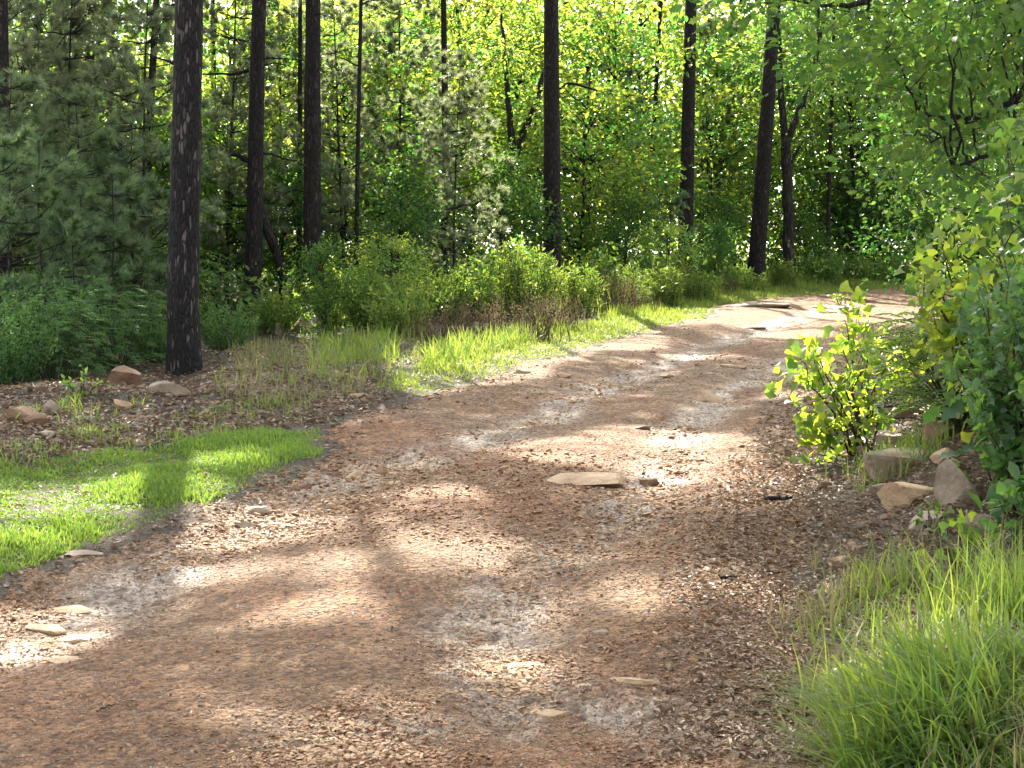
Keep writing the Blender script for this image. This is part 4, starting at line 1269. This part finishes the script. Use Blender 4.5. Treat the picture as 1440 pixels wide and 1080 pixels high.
# fallen leaves and bark chips on the banks
GREEN = [[tuple(gp(*p)[:2]) for p in pp] for pp in ([(-60, 662), (60, 650), (150, 640), (250, 622), (380, 602), (455, 600), (452, 640), (330, 694), (200, 742), (0, 815), (-70, 830)],
         [(520, 548), (560, 522), (620, 500), (700, 480), (830, 455), (900, 425), (1000, 402), (1090, 396), (1200, 394), (1290, 390), (1300, 404), (1190, 411), (1080, 421), (1010, 430), (1000, 446), (830, 491), (700, 531), (600, 560)])]
mb = MB()
def litter(x, y, L, g, dz=.012):
    n = len(x)
    ok = np.ones(n, bool)
    for pl_ in GREEN: ok &= ~inpoly(x, y, pl_) | (g.random(n) < .06)
    x, y = x[ok], y[ok]; n = len(x)
    L = np.asarray(L)[ok]
    zr, sdr, _ = road_surface(x, y)
    P = np.stack([x, y, np.where(sdr > -.2, np.maximum(zr, height(x, y) - .06 * (sdr > .2)) + .004, height(x, y) + dz) + g.random(n) * .014], 1)
    a = g.uniform(0, 6.28, n)
    D = np.stack([np.cos(a), np.sin(a), g.normal(size=n) * .25], 1)
    Nn = nrm(np.stack([g.normal(size=n) * .35, g.normal(size=n) * .35, np.ones(n)], 1))
    scatter(mb, SIMPLE, P, D, Nn, L, L * g.uniform(.6, 1.3, n), np.clip(g.normal(size=n) * .3 + .45, 0, 1))
x, y = fan(70000, 4.6, 30, -.40, .42, g)
rs = rside(x, y); ls = lside(x, y)
k = ((rs > -.55 + .3 * g.random(len(x))) & (rs < 6)) | ((ls > -.35 + .3 * g.random(len(x))) & (ls < 9) & (g.random(len(x)) < .8))
litter(x[k], y[k], g.uniform(.018, .06, k.sum()) * np.clip(y[k] / 9, .7, 1.5), g, .014)
x, y = fan(60000, 4.8, 16, -.40, .42, g)
rs = rside(x, y); k = (rs > -.5 + .35 * g.random(len(x))) & (rs < 1.5)
litter(x[k], y[k], g.uniform(.015, .038, k.sum()) * np.clip(y[k] / 9, .7, 1.3), g, .018)
x, y = fan(60000, 9, 24, -.36, .0, g)
ls = lside(x, y); k = (ls > .2) & (ls < 5) & (g.random(len(x)) < .4)
litter(x[k], y[k], g.uniform(.025, .06, k.sum()) * np.clip(y[k] / 11, .8, 1.4), g, .012)
x, y = fan(7000, 3.9, 30, -.40, .42, g)
k = (road_sd(x, y) > 0)
litter(x[k], y[k], g.uniform(.010, .026, k.sum()), g, .022)
tag(link("leaf_litter", mb.mesh("leaf_litter", M["litter"], False)), "brown fallen leaves and bark chips littering road and banks", "leaf litter", kind="stuff")

# ---------------------------------------------------------------- grass
def blades(mb, x, y, h, w, bend, g, tint, lean=(0, 0), zoff=-.01, base=None):
    """curved tapering blades"""
    n = len(x)
    z = height(x, y) + zoff if base is None else base
    a = g.uniform(0, 6.28, n)
    bd = np.stack([np.cos(a), np.sin(a)], 1) * bend[:, None] + np.array(lean)[None] * h[:, None]
    side = nrm(np.stack([np.cos(a + 1.57 + g.normal(size=n) * .8), np.sin(a + 1.57 + g.normal(size=n) * .8), np.zeros(n)], 1))
    ts = np.array([0, .35, .7, 1.0]); ws = np.array([.8, 1.0, .65, .06])
    V = []
    for t, wi in zip(ts, ws):
        c = np.stack([x + bd[:, 0] * t * t, y + bd[:, 1] * t * t, z + h * (t - .28 * t * t * np.clip(np.hypot(bd[:, 0], bd[:, 1]) / h, 0, 1.6))], 1)
        V += [c - side * (w * wi / 2)[:, None], c + side * (w * wi / 2)[:, None]]
    V = np.stack(V, 1)
    f = np.array([(0, 1, 3, 2), (2, 3, 5, 4), (4, 5, 7, 6)])
    mb.add(V.reshape(-1, 3), [(f[None] + (np.arange(n) * 8)[:, None, None]).reshape(-1, 4)], np.repeat(tint, 8))

def poly_world(pix): return [tuple(gp(*p)[:2]) for p in pix]
def fill(poly, n, g):
    a = np.array(poly); lo, hi = a.min(0), a.max(0)
    X = np.zeros(0); Y = np.zeros(0)
    while len(X) < n:
        x = g.uniform(lo[0], hi[0], n * 2); y = g.uniform(lo[1], hi[1], n * 2)
        k = inpoly(x, y, poly); X = np.concatenate([X, x[k]]); Y = np.concatenate([Y, y[k]])
    return X[:n], Y[:n]
def edgefade(x, y, poly, w, g):
    d = polydist(x, y, poly, True) + .45 * w * fbm(x * 1.8, y * 1.8, seed=90, octv=3)
    return g.random(len(x)) < sstep(-.1, w, d)

g = np.random.default_rng(19)
# short lush strip at left
pl = poly_world([(-60, 662), (60, 650), (150, 640), (250, 622), (380, 602), (455, 600), (452, 640), (330, 694), (200, 742), (0, 815), (-70, 830)])
x, y = fill(pl, 70000, g); k = edgefade(x, y, pl, .32, g); x, y = x[k], y[k]
mb = MB(); n = len(x)
cl_ = np.clip(.5 + .6 * fbm(x * 2.2, y * 2.2, seed=91, octv=3), .15, 1.2)
blades(mb, x, y, (.015 + .055 * g.random(n) ** 1.6) * (.35 + 1.0 * cl_), .007 + .006 * g.random(n), .05 * g.random(n), g, np.clip(.45 + .2 * g.normal(size=n), 0, 1))
tag(link("short_grass", mb.mesh("short_grass", M["short_grass"], False)), "short bright green grass strip on the road's left shoulder", "grass", kind="stuff")
# middle verge along the wood
pl = poly_world([(520, 548), (560, 522), (620, 500), (700, 480), (830, 455), (900, 425), (1000, 402), (1090, 396), (1200, 394), (1290, 390), (1300, 404), (1190, 411), (1080, 421), (1010, 430), (1000, 446), (830, 491), (700, 531), (600, 560)])
x, y = fill(pl, 62000, g); k = edgefade(x, y, pl, .2, g); x, y = x[k], y[k]
mb = MB(); n = len(x)
dE = np.clip(-road_sd(x, y), 0, 2.5) / 2.5
cl_ = np.clip(.5 + .7 * fbm(x * 1.5, y * 1.5, seed=92, octv=3), .1, 1.3)
blades(mb, x, y, (.05 + .30 * dE * g.random(n)) * (.55 + cl_), .010 + .008 * g.random(n), .10 * g.random(n), g, np.clip(.55 + .2 * g.normal(size=n), 0, 1))
tag(link("verge_grass", mb.mesh("verge_grass", M["grass"], False)), "sunlit grass verge between the road and the brown brush", "grass", kind="stuff")
# thin weedy grass under the scaly pine and around the left rocks
mb = MB()
for pix, cnt, hh in [([(290, 560), (330, 480), (430, 480), (520, 500), (600, 500), (560, 545), (480, 560), (380, 575)], 1500, .18), ([(0, 640), (60, 615), (150, 600), (250, 590), (260, 620), (120, 650), (0, 665)], 900, .10),
                     ([(420, 480), (440, 430), (520, 430), (620, 480), (560, 525), (470, 525)], 2200, .26), ([(200, 600), (300, 570), (450, 560), (420, 600), (250, 630)], 600, .10), ([(0, 600), (100, 560), (230, 575), (120, 600)], 700, .15)]:
    pl = poly_world(pix)
    x, y = fill(pl, cnt, g); k = g.random(len(x)) < np.clip(.5 + fbm(x * 1.8, y * 1.8, seed=95), 0, 1); x, y = x[k], y[k]; n = len(x)
    blades(mb, x, y, hh * (.3 + .8 * g.random(n)), .007 + .006 * g.random(n), .6 * hh * g.random(n), g, np.clip(.5 + .25 * g.normal(size=n), 0, 1))
for pix, cnt, hh in [([(830, 445), (900, 415), (1000, 392), (1090, 388), (1000, 410), (900, 440)], 3200, .55), ([(430, 530), (450, 490), (560, 480), (560, 525), (480, 545)], 900, .30), ([(590, 520), (620, 495), (760, 460), (780, 470), (640, 515)], 1300, .32)]:
    pl = poly_world(pix)
    x, y = fill(pl, cnt, g); k = g.random(len(x)) < np.clip(.5 + fbm(x * 1.2, y * 1.2, seed=99), .05, 1); x, y = x[k], y[k]; n = len(x)
    blades(mb, x, y, hh * (.35 + .85 * g.random(n)), .009 + .008 * g.random(n), .7 * hh * g.random(n), g, np.clip(.5 + .25 * g.normal(size=n), 0, 1))
tag(link("thin_grass", mb.mesh("thin_grass", M["grass"], False)), "thin straggling grass on bare soil around the scaly pine", "grass", kind="stuff")
mb = MB()
for pix, cnt, hh in [([(290, 560), (330, 490), (430, 490), (600, 510), (560, 555), (480, 575), (380, 590)], 3000, .22), ([(1060, 800), (1110, 740), (1300, 740), (1420, 800), (1300, 850), (1120, 930), (1080, 900)], 3000, .16),
                     ([(1110, 930), (1135, 900), (1190, 1080), (1100, 1080)], 1500, .14), ([(1125, 960), (1260, 905), (1470, 880), (1640, 1200), (1200, 1200), (1180, 1080)], 2200, .22), ([(900, 430), (1000, 380), (1200, 375), (1150, 398), (1000, 415)], 3500, .45), ([(620, 500), (800, 430), (900, 420), (830, 460), (690, 500)], 2500, .4)]:
    pl = poly_world(pix)
    x, y = fill(pl, cnt, g); k = edgefade(x, y, pl, .5, g) & (g.random(len(x)) < np.clip(.5 + fbm(x * 2, y * 2, seed=98), 0, 1)); x, y = x[k], y[k]; n = len(x)
    blades(mb, x, y, hh * (.3 + .8 * g.random(n)), .006 + .006 * g.random(n), .8 * hh * g.random(n), g, np.clip(.5 + .25 * g.normal(size=n), 0, 1))
tag(link("dry_grass", mb.mesh("dry_grass", M["dry_grass"], False)), "dry straw-coloured grass scattered on the banks", "grass", kind="stuff")
# long grass at lower right
mb = MB()
pl = poly_world([(1125, 985), (1180, 955), (1260, 940), (1360, 930), (1470, 905), (1600, 900), (1640, 1200), (1200, 1200), (1180, 1080), (1150, 1020)])
x, y = fill(pl, 10500, g)
k = (g.random(len(x)) < np.clip(.85 + .7 * fbm(x * 1.7, y * 1.7, seed=96), .3, 1)) & edgefade(x, y, pl, .3, g)
x, y = x[k], y[k]; n = len(x)
tf = np.clip(.7 + .8 * fbm(x * 1.9, y * 1.9, seed=97), .22, 1.35)
blades(mb, x, y, (.10 + .24 * g.random(n)) * tf * np.interp(y, [5.0, 6.3], [1.05, .5]), .0085 + .006 * g.random(n), .40 * g.random(n) * tf, g, np.clip(.33 + .3 * fbm(x * 2.4, y * 2.4, seed=111, octv=2) + .22 * g.normal(size=n), 0, 1), (-.28, -.12))
for px, py, cnt, hh in [(1255, 830, 200, .22), (1220, 850, 70, .12), (1290, 870, 90, .14), (1180, 890, 80, .12), (1345, 870, 90, .16), (1225, 905, 90, .14), (1415, 880, 360, .36), (1440, 860, 260, .36), (1275, 660, 260, .2), (1245, 650, 160, .16), (1340, 930, 160, .25)]:
    c = gp(px, py)
    x = c[0] + g.normal(size=cnt) * .12; y = c[1] + g.normal(size=cnt) * .14
    blades(mb, x, y, hh * g.uniform(.3, 1.1, cnt), .005 + .004 * g.random(cnt), hh * .7 * g.random(cnt), g, np.clip(.4 + .2 * g.normal(size=cnt), 0, 1), zoff=.02 if py < 700 else -.01)
for px, py in [(1280, 1000), (1340, 1010), (1335, 930), (1368, 960), (1390, 980), (1150, 1000), (1410, 1040), (1300, 1040)]:
    c = gp(px, py); cnt = 7
    x = c[0] + g.normal(size=cnt) * .03; y = c[1] + g.normal(size=cnt) * .03
    blades(mb, x, y, g.uniform(.25, .40, cnt), .006 + .003 * g.random(cnt), .25 * g.random(cnt), g, np.full(cnt, 1.0), (-.1, -.05))
tag(link("long_grass", mb.mesh("long_grass", M["grass"], False)), "long arching green grass at the road's lower right", "grass", kind="stuff")

# ---------------------------------------------------------------- fallen sticks
def stick(px, py, length, rz, r0, label, lift=.012, tilt=0.0, mat="bark", seed=0, forks=1):
    g = np.random.default_rng(seed)
    w = MB()
    P = bough(w, (-length / 2, 0, 0), (length / 2, 0, length * tilt), r0, r0 * .45, 9, .04, .05, 7, g)
    for k in range(forks):
        i = int(g.integers(3, 7)); s = g.choice([-1, 1])
        bough(w, P[i], P[i] + np.array([length * .18, s * length * .14, length * .05]), r0 * .5, r0 * .2, 5, .02, .05, 5, g)
    b = gp(px, py)
    o = link("fallen_stick", w.mesh("fallen_stick", M[mat]), None, b + np.array([0, 0, lift + r0 + .025]))
    o.rotation_euler = (0, 0, rz)
    tag(o, label, "stick", "fallen sticks")
for a in [(1095, 716, .17, .35, .017, "short thick black stick at the foot of the right bank", .01, .05, "bark", 801, 2),
          (1025, 826, .09, .5, .008, "short dark stick alone near the road's right edge", .01, 0, "bark", 802, 0),
          (1265, 600, .75, .4, .012, "longest grey twig of the pile behind the oak sapling", .05, .12, "twig", 804, 3),
          (1285, 590, .6, -.5, .010, "crossing grey twig of the pile behind the oak sapling", .08, .1, "twig", 805, 3),
          (1250, 575, .55, 1.1, .009, "twig poking toward the camera from the pile", .06, .2, "twig", 806, 2),
          (1295, 610, .5, 2.4, .010, "low grey twig in front of the twig pile", .03, .05, "twig", 807, 2),
          (1235, 620, .5, .1, .008, "thin bare twig under the oak sapling's leaves", .03, .1, "twig", 808, 2),
          (150, 1012, .10, 1.2, .004, "tiny twig on the brown gravel at lower left", .005, 0, "twig", 810, 0)]:
    stick(*a)

# every label names one thing only
seen = {}
for o in COL.objects:
    if o.parent is None and "label" in o:
        l = o["label"]; n = len(l.split())
        if l in seen: print("SAME LABEL", l)
        if not 4 <= n <= 16: print("LABEL LENGTH", n, l)
        seen[l] = 1
